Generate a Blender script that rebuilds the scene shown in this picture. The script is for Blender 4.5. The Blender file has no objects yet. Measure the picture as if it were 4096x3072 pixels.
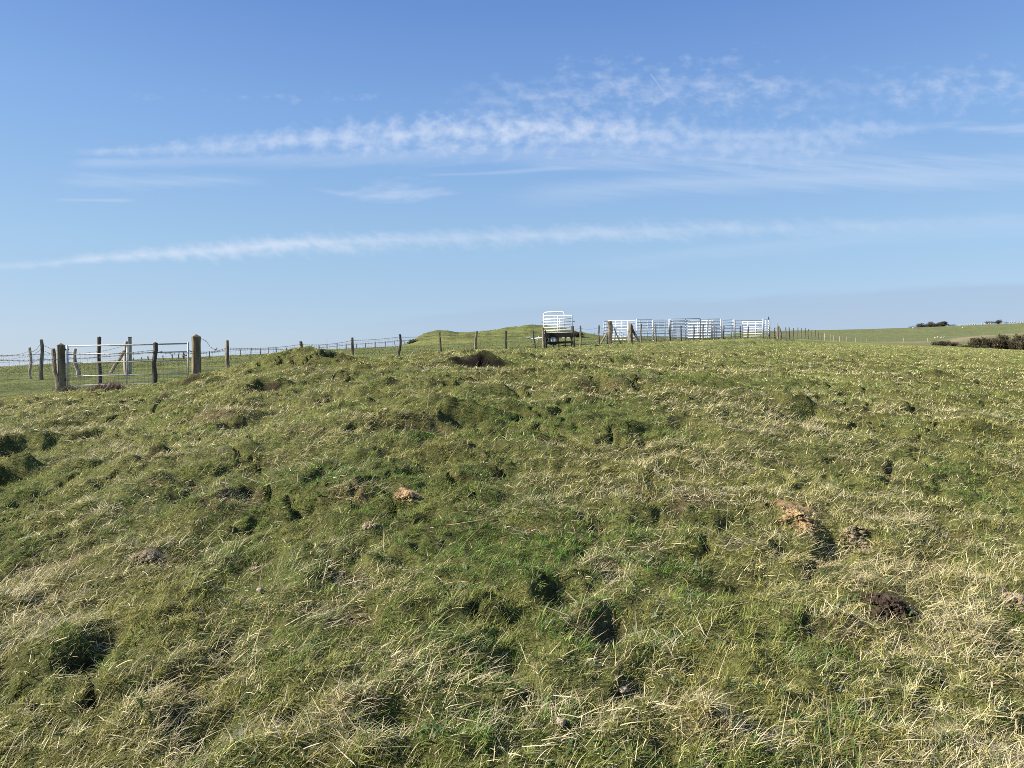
import bpy, math, random
import numpy as np
from math import radians, sin, cos, pi

rng = np.random.default_rng(11)
random.seed(5)
S = bpy.context.scene
C = S.collection
EYE = 1.6                      # eye height above the ground under the camera
FX = 2840.0                    # focal length in pixels of the 4096 wide photograph
PITCH = radians(1.13)
SUN_AZ = radians(-99.0)        # measured from the view direction (+Y) towards +X
SUN_EL = radians(33.0)

# ------------------------------------------------------------------ survey helpers
def ray(X, Y):
    r = (np.asarray(X, float) - 2048) / FX
    up = (1536 - np.asarray(Y, float)) / FX
    y = cos(PITCH) + sin(PITCH) * up
    z = -sin(PITCH) + cos(PITCH) * up
    return r / y, z / y

def pt(X, Y, D):
    u, s = ray(X, Y)
    return np.array([float(u) * D, D, EYE + float(s) * D])

def pchip(x, y, xq):
    x = np.asarray(x, float); y = np.asarray(y, float)
    h = np.diff(x); d = np.diff(y) / h
    m = np.zeros_like(y)
    m[0], m[-1] = d[0], d[-1]
    for i in range(1, len(x) - 1):
        if d[i - 1] * d[i] > 0:
            w1 = 2 * h[i] + h[i - 1]; w2 = h[i] + 2 * h[i - 1]
            m[i] = (w1 + w2) / (w1 / d[i - 1] + w2 / d[i])
    xq = np.clip(xq, x[0], x[-1])
    i = np.clip(np.searchsorted(x, xq, side='right') - 1, 0, len(x) - 2)
    t = (xq - x[i]) / h[i]
    h00 = 2*t**3 - 3*t**2 + 1; h10 = t**3 - 2*t**2 + t; h01 = -2*t**3 + 3*t**2; h11 = t**3 - t**2
    return h00*y[i] + h10*h[i]*m[i] + h01*y[i+1] + h11*h[i]*m[i+1]

# ------------------------------------------------------------------ noise
_pr = np.random.default_rng(3)
_perm = np.concatenate([_pr.permutation(256)] * 3)
_ga = _pr.uniform(0, 2 * pi, 256)
_gx, _gy = np.cos(_ga), np.sin(_ga)
def perlin(x, y):
    xi = np.floor(x).astype(int); yi = np.floor(y).astype(int)
    xf = x - xi; yf = y - yi
    xi &= 255; yi &= 255
    def g(i, j, a, b):
        h = _perm[_perm[i] + j] & 255
        return _gx[h] * a + _gy[h] * b
    u = xf**3 * (xf * (xf * 6 - 15) + 10); v = yf**3 * (yf * (yf * 6 - 15) + 10)
    n00 = g(xi, yi, xf, yf); n10 = g(xi + 1, yi, xf - 1, yf)
    n01 = g(xi, yi + 1, xf, yf - 1); n11 = g(xi + 1, yi + 1, xf - 1, yf - 1)
    a = n00 + u * (n10 - n00); b = n01 + u * (n11 - n01)
    return (a + v * (b - a)) * 1.5
def fbm(x, y, o=3, seed=0.0):
    r = 0; a = 1.0; f = 1.0; t = 0
    for k in range(o):
        r = r + a * perlin(x * f + seed * 17.3 + k * 5.1, y * f + seed * 9.7 + k * 3.3)
        t += a; a *= .5; f *= 2.03
    return r / t * 1.25
def sstep(a, b, x):
    t = np.clip((x - a) / (b - a), 0, 1)
    return t * t * (3 - 2 * t)

# ------------------------------------------------------------------ land form
YA = [0.9, 2.5, 4, 6, 9, 12, 15, 18, 22, 27, 34, 42, 55, 75, 100, 140, 200, 300, 400, 800, 2500]
# heights relative to the eye for the nearest four, then the height in the photograph of that distance
COLS = {
    0:    ([-1.6, -1.45, -1.27, -1.03], [1745, 1676, 1628, 1590, 1552, 1522, 1503, 1492, 1483, 1473, 1467, 1472, 1500, 1520, 1530, 1530, 1530]),
    500:  ([-1.6, -1.38, -1.16, -.88], [1698, 1616, 1568, 1552, 1533, 1503, 1480, 1466, 1453, 1446, 1441, 1448, 1470, 1500, 1510, 1520, 1520]),
    1000: ([-1.6, -1.34, -1.13, -.83], [1622, 1516, 1478, 1500, 1516, 1492, 1464, 1446, 1432, 1424, 1419, 1424, 1450, 1480, 1500, 1520, 1520]),
    1400: ([-1.6, -1.30, -1.06, -.72], [1586, 1484, 1444, 1452, 1466, 1462, 1440, 1422, 1409, 1402, 1396, 1400, 1430, 1470, 1490, 1510, 1520]),
    2000: ([-1.6, -1.30, -1.06, -.74], [1588, 1490, 1438, 1421, 1413, 1408, 1404, 1399, 1388, 1370, 1368, 1380, 1420, 1460, 1480, 1500, 1520]),
    2500: ([-1.6, -1.32, -1.09, -.74], [1572, 1495, 1462, 1443, 1427, 1413, 1397, 1381, 1363, 1356, 1353, 1356, 1400, 1440, 1470, 1500, 1520]),
    3000: ([-1.6, -1.33, -1.11, -.78], [1600, 1520, 1480, 1456, 1437, 1419, 1400, 1382, 1360, 1352, 1350, 1348, 1347, 1340, 1332, 1420, 1500]),
    3400: ([-1.6, -1.34, -1.14, -.84], [1632, 1552, 1508, 1480, 1455, 1433, 1411, 1396, 1384, 1375, 1371, 1369, 1368, 1345, 1322, 1400, 1500]),
    3800: ([-1.6, -1.36, -1.17, -.90], [1655, 1577, 1530, 1498, 1469, 1445, 1421, 1406, 1393, 1388, 1392, 1386, 1376, 1345, 1306, 1380, 1500]),
    4096: ([-1.6, -1.37, -1.20, -.95], [1670, 1590, 1540, 1506, 1476, 1452, 1432, 1417, 1405, 1401, 1408, 1404, 1384, 1340, 1290, 1360, 1500]),
}
_cx = sorted(COLS)
_lg = np.linspace(np.log(YA[0]), np.log(YA[-1]), 500)
_cu, _cz = [], []
for X in _cx:
    near, far = COLS[X]
    zs = list(near)
    for D, py in zip(YA[4:], far):
        zs.append(float(ray(X, py)[1]) * D)
    _cu.append((X - 2048) / FX)
    _cz.append(pchip(np.log(YA), zs, _lg))
_cz = np.array(_cz)
_cu = np.array(_cu)
_ug = np.linspace(_cu[0], _cu[-1], 260)
_tab = np.stack([pchip(_cu, _cz[:, j], _ug) for j in range(len(_lg))], 1)   # [u, logY]

def base_height(x, y):
    x = np.asarray(x, float); y = np.asarray(y, float)
    r = np.hypot(x, y) + 1e-6
    az = np.arctan2(x, y)
    lim = math.atan(.72)
    azc = np.clip(az, -lim, lim)
    u = np.tan(azc)
    back = np.clip((np.abs(az) - pi / 2) / (pi / 2), 0, 1)
    u = u * (1 - back)
    Y = r * np.cos(azc)
    fu = np.clip((u - _ug[0]) / (_ug[1] - _ug[0]), 0, len(_ug) - 1.001)
    fl = np.clip((np.log(np.maximum(Y, .2)) - _lg[0]) / (_lg[1] - _lg[0]), 0, len(_lg) - 1.001)
    i = fu.astype(int); j = fl.astype(int); a = fu - i; b = fl - j
    z = (_tab[i, j] * (1 - a) + _tab[i + 1, j] * a) * (1 - b) + (_tab[i, j + 1] * (1 - a) + _tab[i + 1, j + 1] * a) * b
    return z + EYE

# line of the boundary fence, bearing in photo columns against distance
FENCE = [(-600, 15.5), (222, 18.6), (625, 19.7), (785, 20.3), (915, 21.5), (1205, 24.5), (1410, 27.6), (1603, 31), (1758, 33.8),
         (1905, 36), (2023, 37.2), (2135, 38), (2297, 39.5), (2318, 41), (2397, 43), (2438, 43.6), (2520, 46), (2562, 48), (2624, 50),
         (2678, 51.5), (2725, 53), (2775, 54.5), (2815, 55.5), (2857, 56.5), (2893, 57.5), (2928, 58.5), (2960, 59.5), (2993, 60.5),
         (3022, 61.5), (3052, 63), (3078, 64.5), (3098, 66), (3112, 68), (3123, 69), (3140, 72), (3156, 75), (3172, 79), (3190, 84),
         (3205, 88), (3219, 93), (3233, 98), (3246, 103), (3259, 108), (3273, 114), (3286, 120), (3298, 126), (3322, 136), (3334, 142),
         (3347, 149), (3357, 155), (3368, 162), (3384, 173), (3400, 184), (3420, 193), (3440, 201), (3466, 208), (3510, 216), (3612, 220),
         (3640, 222), (3708, 226), (3785, 232), (3830, 255), (3870, 280), (3960, 300), (4300, 315)]
_fu = np.array([(a - 2048) / FX for a, b in FENCE]); _fd = np.array([b for a, b in FENCE])
def fence_depth(u):
    return np.interp(u, _fu, _fd)

# bumps and hollows:  X, Y in the photograph, radius across (px), radius deep (m / across m), height (m), sharpness, kind
FEAT = [
    (1850, 1424, 70, 1.0, .10, 2, ''), (1960, 1420, 60, 1.0, .08, 2, ''), (1760, 1424, 60, 1., .06, 2, ''),
    (1770, 1458, 85, .5, .06, 4, ''), (1850, 1460, 60, .5, .06, 4, ''), (1918, 1456, 70, .5, .12, 4, ''), (1975, 1458, 55, .5, .06, 4, ''),
    (1785, 1459, 40, .6, 0, 3, 'hole'), (1858, 1462, 60, .6, 0, 3, 'hole'), (1916, 1461, 66, .65, 0, 3, 'hole'), (1975, 1462, 46, .6, 0, 3, 'hole'),  # no relief here, only painted shade for the burrow bank
    (1800, 1428, 60, .6, .03, 4, ''), (1895, 1424, 50, .6, .06, 4, ''),
    (1075, 1556, 55, .9, -.14, 4, 'soil'), (1040, 1535, 60, 1, .05, 2, ''),
    (690, 1540, 80, 1, .05, 2, ''), (760, 1532, 60, .7, -.12, 4, 'soil'), (660, 1575, 50, .6, -.10, 4, 'soil'),
    (1600, 1598, 45, 1, -.10, 4, 'soil'), (2000, 1560, 120, 1, .07, 2, ''), (2080, 1590, 70, .8, -.09, 3, ''),
    (2400, 1530, 110, 1, .05, 2, ''), (2420, 1552, 100, .8, -.12, 3, 'dry'), (1800, 1650, 130, 1, .10, 2, ''),
    (1850, 1680, 60, 1, -.16, 4, ''), (1700, 1712, 110, .7, -.13, 4, 'dry'), (880, 1680, 80, 1, .11, 2, 'dry'),
    (945, 1700, 42, 1, -.14, 4, 'soil'), (3195, 1622, 90, 1, .13, 2, ''), (3250, 1650, 50, 1.3, -.14, 4, ''),
    (3335, 1695, 42, 1, -.12, 4, ''), (60, 1800, 110, .8, -.20, 3, ''), (0, 1925, 60, 1, -.22, 4, ''), (320, 1872, 50, .8, -.13, 4, ''),
    (605, 1832, 28, 1.2, -.13, 5, 'soil'), (1000, 1960, 45, .8, -.13, 4, 'soil'), (730, 1968, 70, .6, -.09, 4, 'soil'),
    (420, 2150, 80, .6, -.10, 4, 'soil'), (240, 2150, 45, .8, -.09, 4, 'soil'), (930, 2010, 120, 1, .06, 2, 'dry'),
    (1330, 2010, 60, .8, -.08, 4, ''), (1400, 1990, 90, .8, .06, 2, 'dry'), (1100, 2160, 60, .8, -.07, 4, ''),
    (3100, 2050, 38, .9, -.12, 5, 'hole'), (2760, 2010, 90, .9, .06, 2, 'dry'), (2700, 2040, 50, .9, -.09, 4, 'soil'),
    (3335, 2140, 40, 1.2, -.12, 4, ''), (2460, 2290, 80, .9, -.10, 4, 'dry'), (2400, 2260, 90, .9, .05, 2, 'dry'),
    (3560, 2410, 95, .8, .045, 3, 'soil'), (3560, 2470, 80, .6, 0, 3, 'soil'), (1620, 2230, 60, .9, -.08, 4, ''), (1780, 1830, 90, .8, -.08, 3, ''),
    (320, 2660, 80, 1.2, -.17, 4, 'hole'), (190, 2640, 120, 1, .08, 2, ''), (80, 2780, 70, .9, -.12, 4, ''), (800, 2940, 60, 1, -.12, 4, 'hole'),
    (2060, 2440, 60, .9, -.07, 4, ''), (2440, 2500, 90, 1, -.10, 4, 'dry'), (2340, 2500, 90, 1, .05, 2, 'dry'), (3400, 2560, 150, .7, -.10, 4, ''),
    (3330, 2520, 170, .6, .07, 2, 'dry'), (4040, 2600, 100, .7, -.11, 4, ''), (1560, 2870, 130, .9, -.11, 4, ''), (1380, 2830, 110, .8, .05, 2, 'dry'),
    (3010, 2960, 120, .8, -.11, 4, ''), (2900, 2930, 120, .8, .05, 2, 'dry'), (3760, 2860, 50, 1, -.07, 4, ''), (1150, 2870, 60, 1, -.09, 4, ''),
    (2260, 2950, 45, .6, -.06, 4, 'soil'), (3700, 1660, 60, .8, -.10, 3, ''), (4000, 1760, 90, .7, -.08, 3, ''), (3080, 1450, 110, 1, .06, 2, ''),
    (3020, 1462, 50, .8, -.12, 4, 'soil'), (3240, 1452, 60, .8, -.10, 4, 'soil'), (2440, 1440, 110, .8, .10, 2, ''), (2480, 1470, 90, .7, -.10, 3, ''),
    (3400, 1420, 60, 1.4, .12, 2, ''), (3450, 1432, 60, 1.3, -.14, 3, ''), (160, 1640, 60, .7, -.10, 4, 'soil'), (2880, 1560, 60, .8, -.09, 4, ''),
    (1980, 2010, 80, .8, -.06, 3, ''), (1630, 1992, 45, .7, .02, 2, 'tan'), (1700, 2085, 50, .8, -.08, 4, ''), (3180, 2058, 76, .8, .06, 3, 'tan'), (3225, 2120, 34, 1, .02, 2, 'tan'), (3420, 2192, 50, .5, .02, 2, 'grey'), (4070, 2412, 60, .6, .02, 2, 'grey'), (1480, 2112, 30, .6, .01, 2, 'grey'), (590, 2240, 62, .4, .015, 2, 'grey'),
    (120, 2260, 90, .8, -.07, 4, 'dry'), (2580, 2200, 110, .8, -.08, 3, 'dry'), (2130, 2110, 70, .8, -.06, 3, 'dry'), (2700, 1900, 90, .8, -.06, 3, ''),
    (1480, 1600, 80, .8, -.07, 3, ''), (2160, 1880, 80, .8, -.07, 3, ''), (3550, 2060, 120, .7, -.06, 3, 'dry'), (560, 2900, 120, .8, .07, 2, ''),
    (2160, 2060, 60, .8, -.05, 3, ''), (1215, 1415, 26, .6, -.05, 4, 'soil'), (1330, 1450, 40, .7, -.05, 3, 'soil'), (3150, 2190, 60, .8, -.08, 4, 'soil'),
]
def raycast(X, Y, fn):
    u, s = ray(X, Y)
    D = np.exp(np.linspace(np.log(1.5), np.log(900), 2600))
    g = fn(u * D, D)
    k = np.argmax(EYE + s * D <= g)
    return float(D[k]) if (EYE + s * D <= g).any() else None
_feat = []
_q = np.random.default_rng(23)
for k_ in range(160):          # many small unlisted hollows
    Y_ = math.exp(_q.uniform(math.log(2.6), math.log(26))); u_ = _q.uniform(-.75, .75)
    if Y_ > 13.5 and abs(u_ + .25) < .2: continue
    R_ = math.exp(_q.uniform(math.log(.035), math.log(.14))) * (1 + .03 * Y_); h_ = -_q.uniform(.45, .8) * R_
    k2 = 'soil' if _q.random() < (.16 if Y_ > 4.5 else 0) else 'dry' if _q.random() < .3 else ''
    if Y_ > 5:
        _feat.append((u_ * Y_ - .3 * R_, Y_ + R_ * 1.1, R_, R_ * .9, -h_ * .6, 3, ''))
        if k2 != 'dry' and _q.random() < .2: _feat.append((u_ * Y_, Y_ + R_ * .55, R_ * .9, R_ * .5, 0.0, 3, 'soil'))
    _feat.append((u_ * Y_, Y_, R_, R_ * .8, h_, 3, k2))
for (X, Y, rx, asp, h, p, kind) in FEAT:
    D = raycast(X, Y, base_height)
    if D is None or D > 60: D = 14.6
    R = rx / FX * D * ((1.25 if D > 5 else .85) if h < 0 else 1.3)
    if h < 0: h = -max(abs(h) * (1.15 if D > 5 else .8), (.42 if D > 5 else .33) * min(R, .5))
    fx_ = (X - 2048) / FX * D
    if h < 0 and D > 5.5:      # farther hollows lie against a small bank, or nothing of them would show
        _feat.append((fx_ - .25 * R, D + R * asp * 1.15, R * 1.05, R * asp * .9, min(-h * .62, .055 if D > 11 else .3), 3, ''))
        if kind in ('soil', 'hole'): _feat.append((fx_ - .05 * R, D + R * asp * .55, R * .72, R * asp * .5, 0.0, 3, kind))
    _feat.append((fx_, D, R, R * asp, h, p, kind))

MOUND = (pt(1205, 1390, 14.3), .62, .8)
def barrow(x, y):
    """the long low burial mound behind the stile"""
    D = 88.0
    X = 2048 + FX * x / np.maximum(y, 1)
    prof = np.interp(X, [1600, 1640, 1700, 1745, 1790, 1830, 1880, 1960, 2030, 2100, 2180, 2230, 2290, 2350, 2410, 2460],
                     [0, .62, 1.45, 1.75, 1.66, 1.36, 1.34, 1.42, 1.76, 1.95, 1.88, 1.7, 1.15, .7, .4, .1])
    w = np.clip(1 - np.abs(y - D) / 9.0, 0, 1)
    w = w * w * (3 - 2 * w)
    return (prof + np.minimum(prof, .6) * .36 * fbm(x / 1.9, y / 1.9, 4, 77)) * w

def height(x, y, detail=True):
    x = np.asarray(x, float); y = np.asarray(y, float)
    z = base_height(x, y)
    r = np.hypot(x, y)
    u = x / np.maximum(y, .5)
    near = np.where(y > .5, sstep(0, 1, (fence_depth(u) - y) / 2.5), 1.0)       # rough side of the fence
    near = near * (1 - sstep(45, 75, r))
    if detail:
        q = .35 + .65 * sstep(2.0, 8, r)
        hum = (.055 + .03 * sstep(5, 10, r)) * fbm(x / 1.5, y / 1.5, 3, 1) * q + .056 * fbm(x / .42, y / .42, 2, 2) + .026 * fbm(x / .15, y / .15, 2, 3)
        hum = hum * (1 - .55 * np.exp(-(((x + 4.2) / 1.6) ** 2 + ((y - 14.3) / 1.3) ** 2)))
        hum += (.06 + .08 * sstep(4, 9, r)) * np.maximum(0, fbm(x / .75, y / .75, 2, 6) - .14) * q
        wx = x + .12 * fbm(x / .4, y / .4, 2, 15); wy = y + .12 * fbm(x / .4, y / .4, 2, 16)
        crk = np.clip(1 - np.abs(fbm(wx / .62, wy / .46, 2, 17)) * 8, 0, 1) * sstep(-.2, .3, fbm(x / 1.4, y / 1.4, 2, 18))
        hum = hum - .105 * crk * (1 + .5 * sstep(5, 12, r))
        z = z + hum * (.12 + .88 * near) * sstep(400, 60, r)
        z = z + .055 * 1.55 * fbm(x / 2.3, y / 2.3, 3, 14) * sstep(4.5, 9, r) * near
        z = z + .05 * fbm(x / 9, y / 9, 2, 4) * sstep(6, 20, r) * sstep(300, 60, r)
    # mound
    m, sx, sy = MOUND
    dx = (x - m[0]); dy = (y - m[1])
    flank = np.where(dx < 0, 1.1, .74)
    z = z + .36 * np.exp(-(np.abs(dx) / flank) ** 2.2 - (dy / sy) ** 2)
    z = z + np.where(r < 200, barrow(x, y), 0)
    for (fx, fy, rx, ry, h, p, kind) in _feat:
        k = (np.abs(x - fx) < rx * 2.2) & (np.abs(y - fy) < ry * 2.2)
        if k.any():
            q = ((x[k] - fx) / rx) ** 2 + ((y[k] - fy) / ry) ** 2
            q = q * (1 + .6 * fbm(x[k] / rx * 1.2 + fx, y[k] / rx * 1.4, 2, 5))
            z[k] = z[k] + h * np.exp(-np.maximum(q, 0) ** (min(p, 2.7) / 2))
    return z
def H(x, y):
    return float(height(np.array([float(x)]), np.array([float(y)]))[0])

TONE = {'soil': (.036, .026, .017), 'hole': (.014, .010, .007), 'tan': (.42, .275, .15), 'grey': (.20, .165, .115)}  # hole: shade under the overhang, put into the soil colour
def soil_shade_mask(x, y, tones=False):
    m = np.zeros_like(x); d = np.zeros_like(x)
    if tones: t3 = np.zeros((len(x), 3))
    for (fx, fy, rx, ry, h, p, kind) in _feat:
        if not kind: continue
        k = (np.abs(x - fx) < rx * 2) & (np.abs(y - fy) < ry * 2)
        if not k.any(): continue
        q = ((x[k] - fx) / rx) ** 2 + ((y[k] - fy) / ry) ** 2
        q = q * (1 + .9 * fbm(x[k] / rx * 2.3 + fx, y[k] / rx * 2.3, 2, 8))
        v = np.exp(-np.maximum(q, 0) ** 2 * 1.6)
        if kind == 'dry': d[k] = np.maximum(d[k], v)
        else:
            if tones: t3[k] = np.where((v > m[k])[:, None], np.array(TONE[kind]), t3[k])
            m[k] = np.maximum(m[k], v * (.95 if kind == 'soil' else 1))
    return (m, d, t3) if tones else (m, d)
STRIP = [pt(-200, 1572, 17.6), pt(0, 1567, 18.3), pt(120, 1563, 18.7), pt(215, 1558, 19.2)]
def polydist(x, y, P):
    best = np.full(x.shape, 1e9)
    for a, b in zip(P[:-1], P[1:]):
        ax, ay, bx, by = a[0], a[1], b[0], b[1]
        L = (bx - ax) ** 2 + (by - ay) ** 2
        t = np.clip(((x - ax) * (bx - ax) + (y - ay) * (by - ay)) / L, 0, 1)
        best = np.minimum(best, np.hypot(x - ax - t * (bx - ax), y - ay - t * (by - ay)))
    return best
TRACK = [pt(1500, 1432, 33), pt(2000, 1424, 35), pt(2300, 1418, 34.5), pt(2600, 1404, 36), pt(2900, 1388, 43), pt(3080, 1372, 55), pt(3300, 1372, 80)]
BANK = [pt(3580, 1374, 215), pt(3700, 1366, 225), pt(3785, 1360, 232), pt(3830, 1347, 255), pt(3870, 1339, 280), pt(3960, 1336, 300), pt(4150, 1334, 310)]

# ------------------------------------------------------------------ mesh helpers
class MB:
    def __init__(self): self.v = []; self.f = []; self.n = 0
    def add(self, v, f):
        self.v.append(np.asarray(v, float)); self.f += [tuple(i + self.n for i in q) for q in f]; self.n += len(v)
    def box(self, c, s, rz=0.0, tilt=0.0, taper=1.0):
        x, y, z = [k / 2 for k in s]
        v = np.array([[-x, -y, -z], [x, -y, -z], [x, y, -z], [-x, y, -z], [-x*taper, -y*taper, z], [x*taper, -y*taper, z], [x*taper, y*taper, z], [-x*taper, y*taper, z]])
        if tilt:
            c_, s_ = cos(tilt), sin(tilt)
            v = np.c_[v[:, 0] * c_ + v[:, 2] * s_, v[:, 1], -v[:, 0] * s_ + v[:, 2] * c_]
        c_, s_ = cos(rz), sin(rz)
        v = np.c_[v[:, 0] * c_ - v[:, 1] * s_, v[:, 0] * s_ + v[:, 1] * c_, v[:, 2]] + np.asarray(c, float)
        self.add(v, [(3, 2, 1, 0), (4, 5, 6, 7), (0, 1, 5, 4), (1, 2, 6, 5), (2, 3, 7, 6), (3, 0, 4, 7)])
    def tube(self, P, r, n=6, cap=True):
        P = np.asarray(P, float); m = len(P)
        r = np.broadcast_to(np.asarray(r, float), (m,))
        T = np.gradient(P, axis=0); T /= np.linalg.norm(T, axis=1)[:, None] + 1e-12
        ref = np.array([0, 0, 1.0]) if abs(T[0][2]) < .9 else np.array([1.0, 0, 0])
        V = []
        A = np.cross(T[0], ref); A /= np.linalg.norm(A)
        for k in range(m):
            A = A - T[k] * A.dot(T[k]); A /= np.linalg.norm(A) + 1e-12
            B = np.cross(T[k], A)
            for j in range(n):
                a = 2 * pi * j / n
                V.append(P[k] + r[k] * (cos(a) * A + sin(a) * B))
        F = [(k*n + j, k*n + (j+1) % n, (k+1)*n + (j+1) % n, (k+1)*n + j) for k in range(m - 1) for j in range(n)]
        if cap: F += [tuple(range(n))[::-1], tuple((m - 1) * n + j for j in range(n))]
        self.add(V, F)
    def post(self, base, top, r, n=9, seed=0, bend=.02, rough=.10, chamfer=True):
        """round weathered stake"""
        R = np.random.default_rng(seed)
        base = np.asarray(base, float); top = np.asarray(top, float)
        m = 9; L = np.linalg.norm(top - base)
        b = R.normal(0, bend, (2, 3)); prof = 1 + R.normal(0, rough, n)
        V = []
        for k in range(m):
            t = k / (m - 1)
            c = base + (top - base) * t
            off = b[:, 0] * sin(pi * t) + b[:, 1] * sin(2 * pi * t) * .6 + b[:, 2] * .25 * sin(4 * pi * t)
            rk = r * (1.08 - .16 * t) * (1 + R.normal(0, .03))
            for j in range(n):
                a = 2 * pi * j / n
                q = rk * prof[j] * (1 + R.normal(0, .03))
                V.append([c[0] + off[0] + q * cos(a), c[1] + off[1] + q * sin(a), c[2] + (R.normal(0, .006) if k == m - 1 else 0)])
        F = [(k*n + j, k*n + (j+1) % n, (k+1)*n + (j+1) % n, (k+1)*n + j) for k in range(m - 1) for j in range(n)]
        if chamfer:
            tr = []
            for j in range(n):
                a = 2 * pi * j / n
                p = np.array(V[(m - 1) * n + j]); cc = top + np.array([b[0, 0]*0, 0, 0])
                tr.append(cc + (p - cc) * .72 + np.array([0, 0, r * .35]))
            F += [((m-1)*n + j, (m-1)*n + (j+1) % n, m*n + (j+1) % n, m*n + j) for j in range(n)]
            V += tr; F.append(tuple(m * n + j for j in range(n)))
        else:
            F.append(tuple((m - 1) * n + j for j in range(n)))
        self.add(V, F)
    def build(self, name, mat, parent=None, smooth=False, loc=None):
        v = np.concatenate(self.v) if self.v else np.zeros((0, 3))
        if loc is not None: v = v - np.asarray(loc, float)
        me = bpy.data.meshes.new(name)
        me.from_pydata(v.tolist(), [], self.f); me.update()
        if smooth: me.polygons.foreach_set('use_smooth', np.ones(len(me.polygons), bool))
        me.materials.append(mat)
        o = bpy.data.objects.new(name, me); C.objects.link(o)
        if parent is not None: o.parent = parent
        elif loc is not None: o.location = loc
        return o

def tag(o, label=None, cat=None, group=None, kind=None):
    if label: o['label'] = label
    if cat: o['category'] = cat
    if group: o['group'] = group
    if kind: o['kind'] = kind
    return o
def empty(name, loc, label, cat, group=None):
    o = bpy.data.objects.new(name, None); C.objects.link(o); o.location = loc
    o.empty_display_size = .2
    return tag(o, label, cat, group)
def np_mesh(name, V, loops, starts, mat, colors=None, smooth=False):
    me = bpy.data.meshes.new(name)
    me.vertices.add(len(V)); me.vertices.foreach_set('co', np.ascontiguousarray(V, np.float32).ravel())
    me.loops.add(len(loops)); me.loops.foreach_set('vertex_index', np.ascontiguousarray(loops, np.int32))
    me.polygons.add(len(starts)); me.polygons.foreach_set('loop_start', np.ascontiguousarray(starts, np.int32))
    me.update(calc_edges=True)
    if smooth: me.polygons.foreach_set('use_smooth', np.ones(len(starts), bool))
    if colors is not None:
        a = me.attributes.new('col', 'FLOAT_COLOR', 'POINT')
        a.data.foreach_set('color', np.ascontiguousarray(np.c_[colors, np.ones(len(colors))], np.float32).ravel())
    me.materials.append(mat)
    o = bpy.data.objects.new(name, me); C.objects.link(o)
    return o

# ------------------------------------------------------------------ materials
def new_mat(name):
    m = bpy.data.materials.new(name); m.use_nodes = True
    nt = m.node_tree; nt.nodes.clear()
    out = nt.nodes.new('ShaderNodeOutputMaterial')
    return m, nt, out
def noise_node(nt, scale, detail=4, rough=.6, coord='Object', stretch=None):
    tc = nt.nodes.new('ShaderNodeTexCoord'); n = nt.nodes.new('ShaderNodeTexNoise')
    n.inputs['Scale'].default_value = scale; n.inputs['Detail'].default_value = detail; n.inputs['Roughness'].default_value = rough
    if stretch:
        mp = nt.nodes.new('ShaderNodeMapping'); mp.inputs['Scale'].default_value = stretch
        nt.links.new(tc.outputs[coord], mp.inputs['Vector']); nt.links.new(mp.outputs['Vector'], n.inputs['Vector'])
    else: nt.links.new(tc.outputs[coord], n.inputs['Vector'])
    return n
def mat_basic(name, c1, c2, scale=8, rough=.8, metal=0.0, stretch=None, bump=.0, bscale=40, spec=.3, ramp=(.35, .65), detail=5):
    m, nt, out = new_mat(name)
    p = nt.nodes.new('ShaderNodeBsdfPrincipled')
    n = noise_node(nt, scale, detail, .65, stretch=stretch)
    r = nt.nodes.new('ShaderNodeValToRGB')
    r.color_ramp.elements[0].position = ramp[0]; r.color_ramp.elements[0].color = (*c1, 1)
    r.color_ramp.elements[1].position = ramp[1]; r.color_ramp.elements[1].color = (*c2, 1)
    nt.links.new(n.outputs['Fac'], r.inputs['Fac']); nt.links.new(r.outputs['Color'], p.inputs['Base Color'])
    p.inputs['Roughness'].default_value = rough; p.inputs['Metallic'].default_value = metal
    p.inputs['Specular IOR Level'].default_value = spec
    if bump:
        nb = noise_node(nt, bscale, 4, .6, stretch=stretch); b = nt.nodes.new('ShaderNodeBump')
        b.inputs['Strength'].default_value = bump; b.inputs['Distance'].default_value = .02
        nt.links.new(nb.outputs['Fac'], b.inputs['Height']); nt.links.new(b.outputs['Normal'], p.inputs['Normal'])
    nt.links.new(p.outputs['BSDF'], out.inputs['Surface'])
    return m
M = {}
M['wood'] = mat_basic('weathered_wood', (.09, .075, .052), (.30, .255, .18), 5, .9, stretch=(3, 3, .5), bump=.7, bscale=14)
M['wood_pale'] = mat_basic('pale_wood', (.22, .19, .14), (.48, .43, .34), 5, .85, stretch=(3, 3, .5), bump=.6, bscale=14)
M['wood_dark'] = mat_basic('dark_wood', (.04, .036, .030), (.135, .115, .09), 5, .85, stretch=(3, 3, .5), bump=.7, bscale=14)
M['wood_black'] = mat_basic('creosoted_wood', (.010, .009, .008), (.032, .028, .023), 4, .8, stretch=(.6, 3, 3), bump=.5, bscale=14)
M['gatewood'] = mat_basic('old_oak', (.075, .058, .036), (.27, .215, .135), 3.5, .92, stretch=(4, 4, .45), bump=.9, bscale=9)
M['steel'] = mat_basic('galvanised_steel', (.34, .35, .36), (.48, .49, .50), 9, .55, metal=.25, spec=.5)
M['steel_grey'] = mat_basic('dull_galvanised_steel', (.27, .29, .32), (.40, .425, .46), 9, .5, metal=.15, spec=.4)
M['white'] = mat_basic('white_paint', (.60, .61, .62), (.72, .73, .73), 12, .45, spec=.5)
M['zinc'] = mat_basic('bright_zinc', (.32, .32, .31), (.50, .50, .49), 9, .6, metal=.0, spec=.5)
M['rust'] = mat_basic('rusted_steel', (.06, .03, .02), (.16, .085, .05), 20, .85, metal=.1)
M['wire'] = mat_basic('weathered_wire', (.07, .068, .065), (.15, .145, .14), 6, .6, metal=.4)
M['net'] = mat_basic('netting_wire', (.13, .13, .125), (.24, .24, .23), 4, .5, metal=.4)
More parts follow.
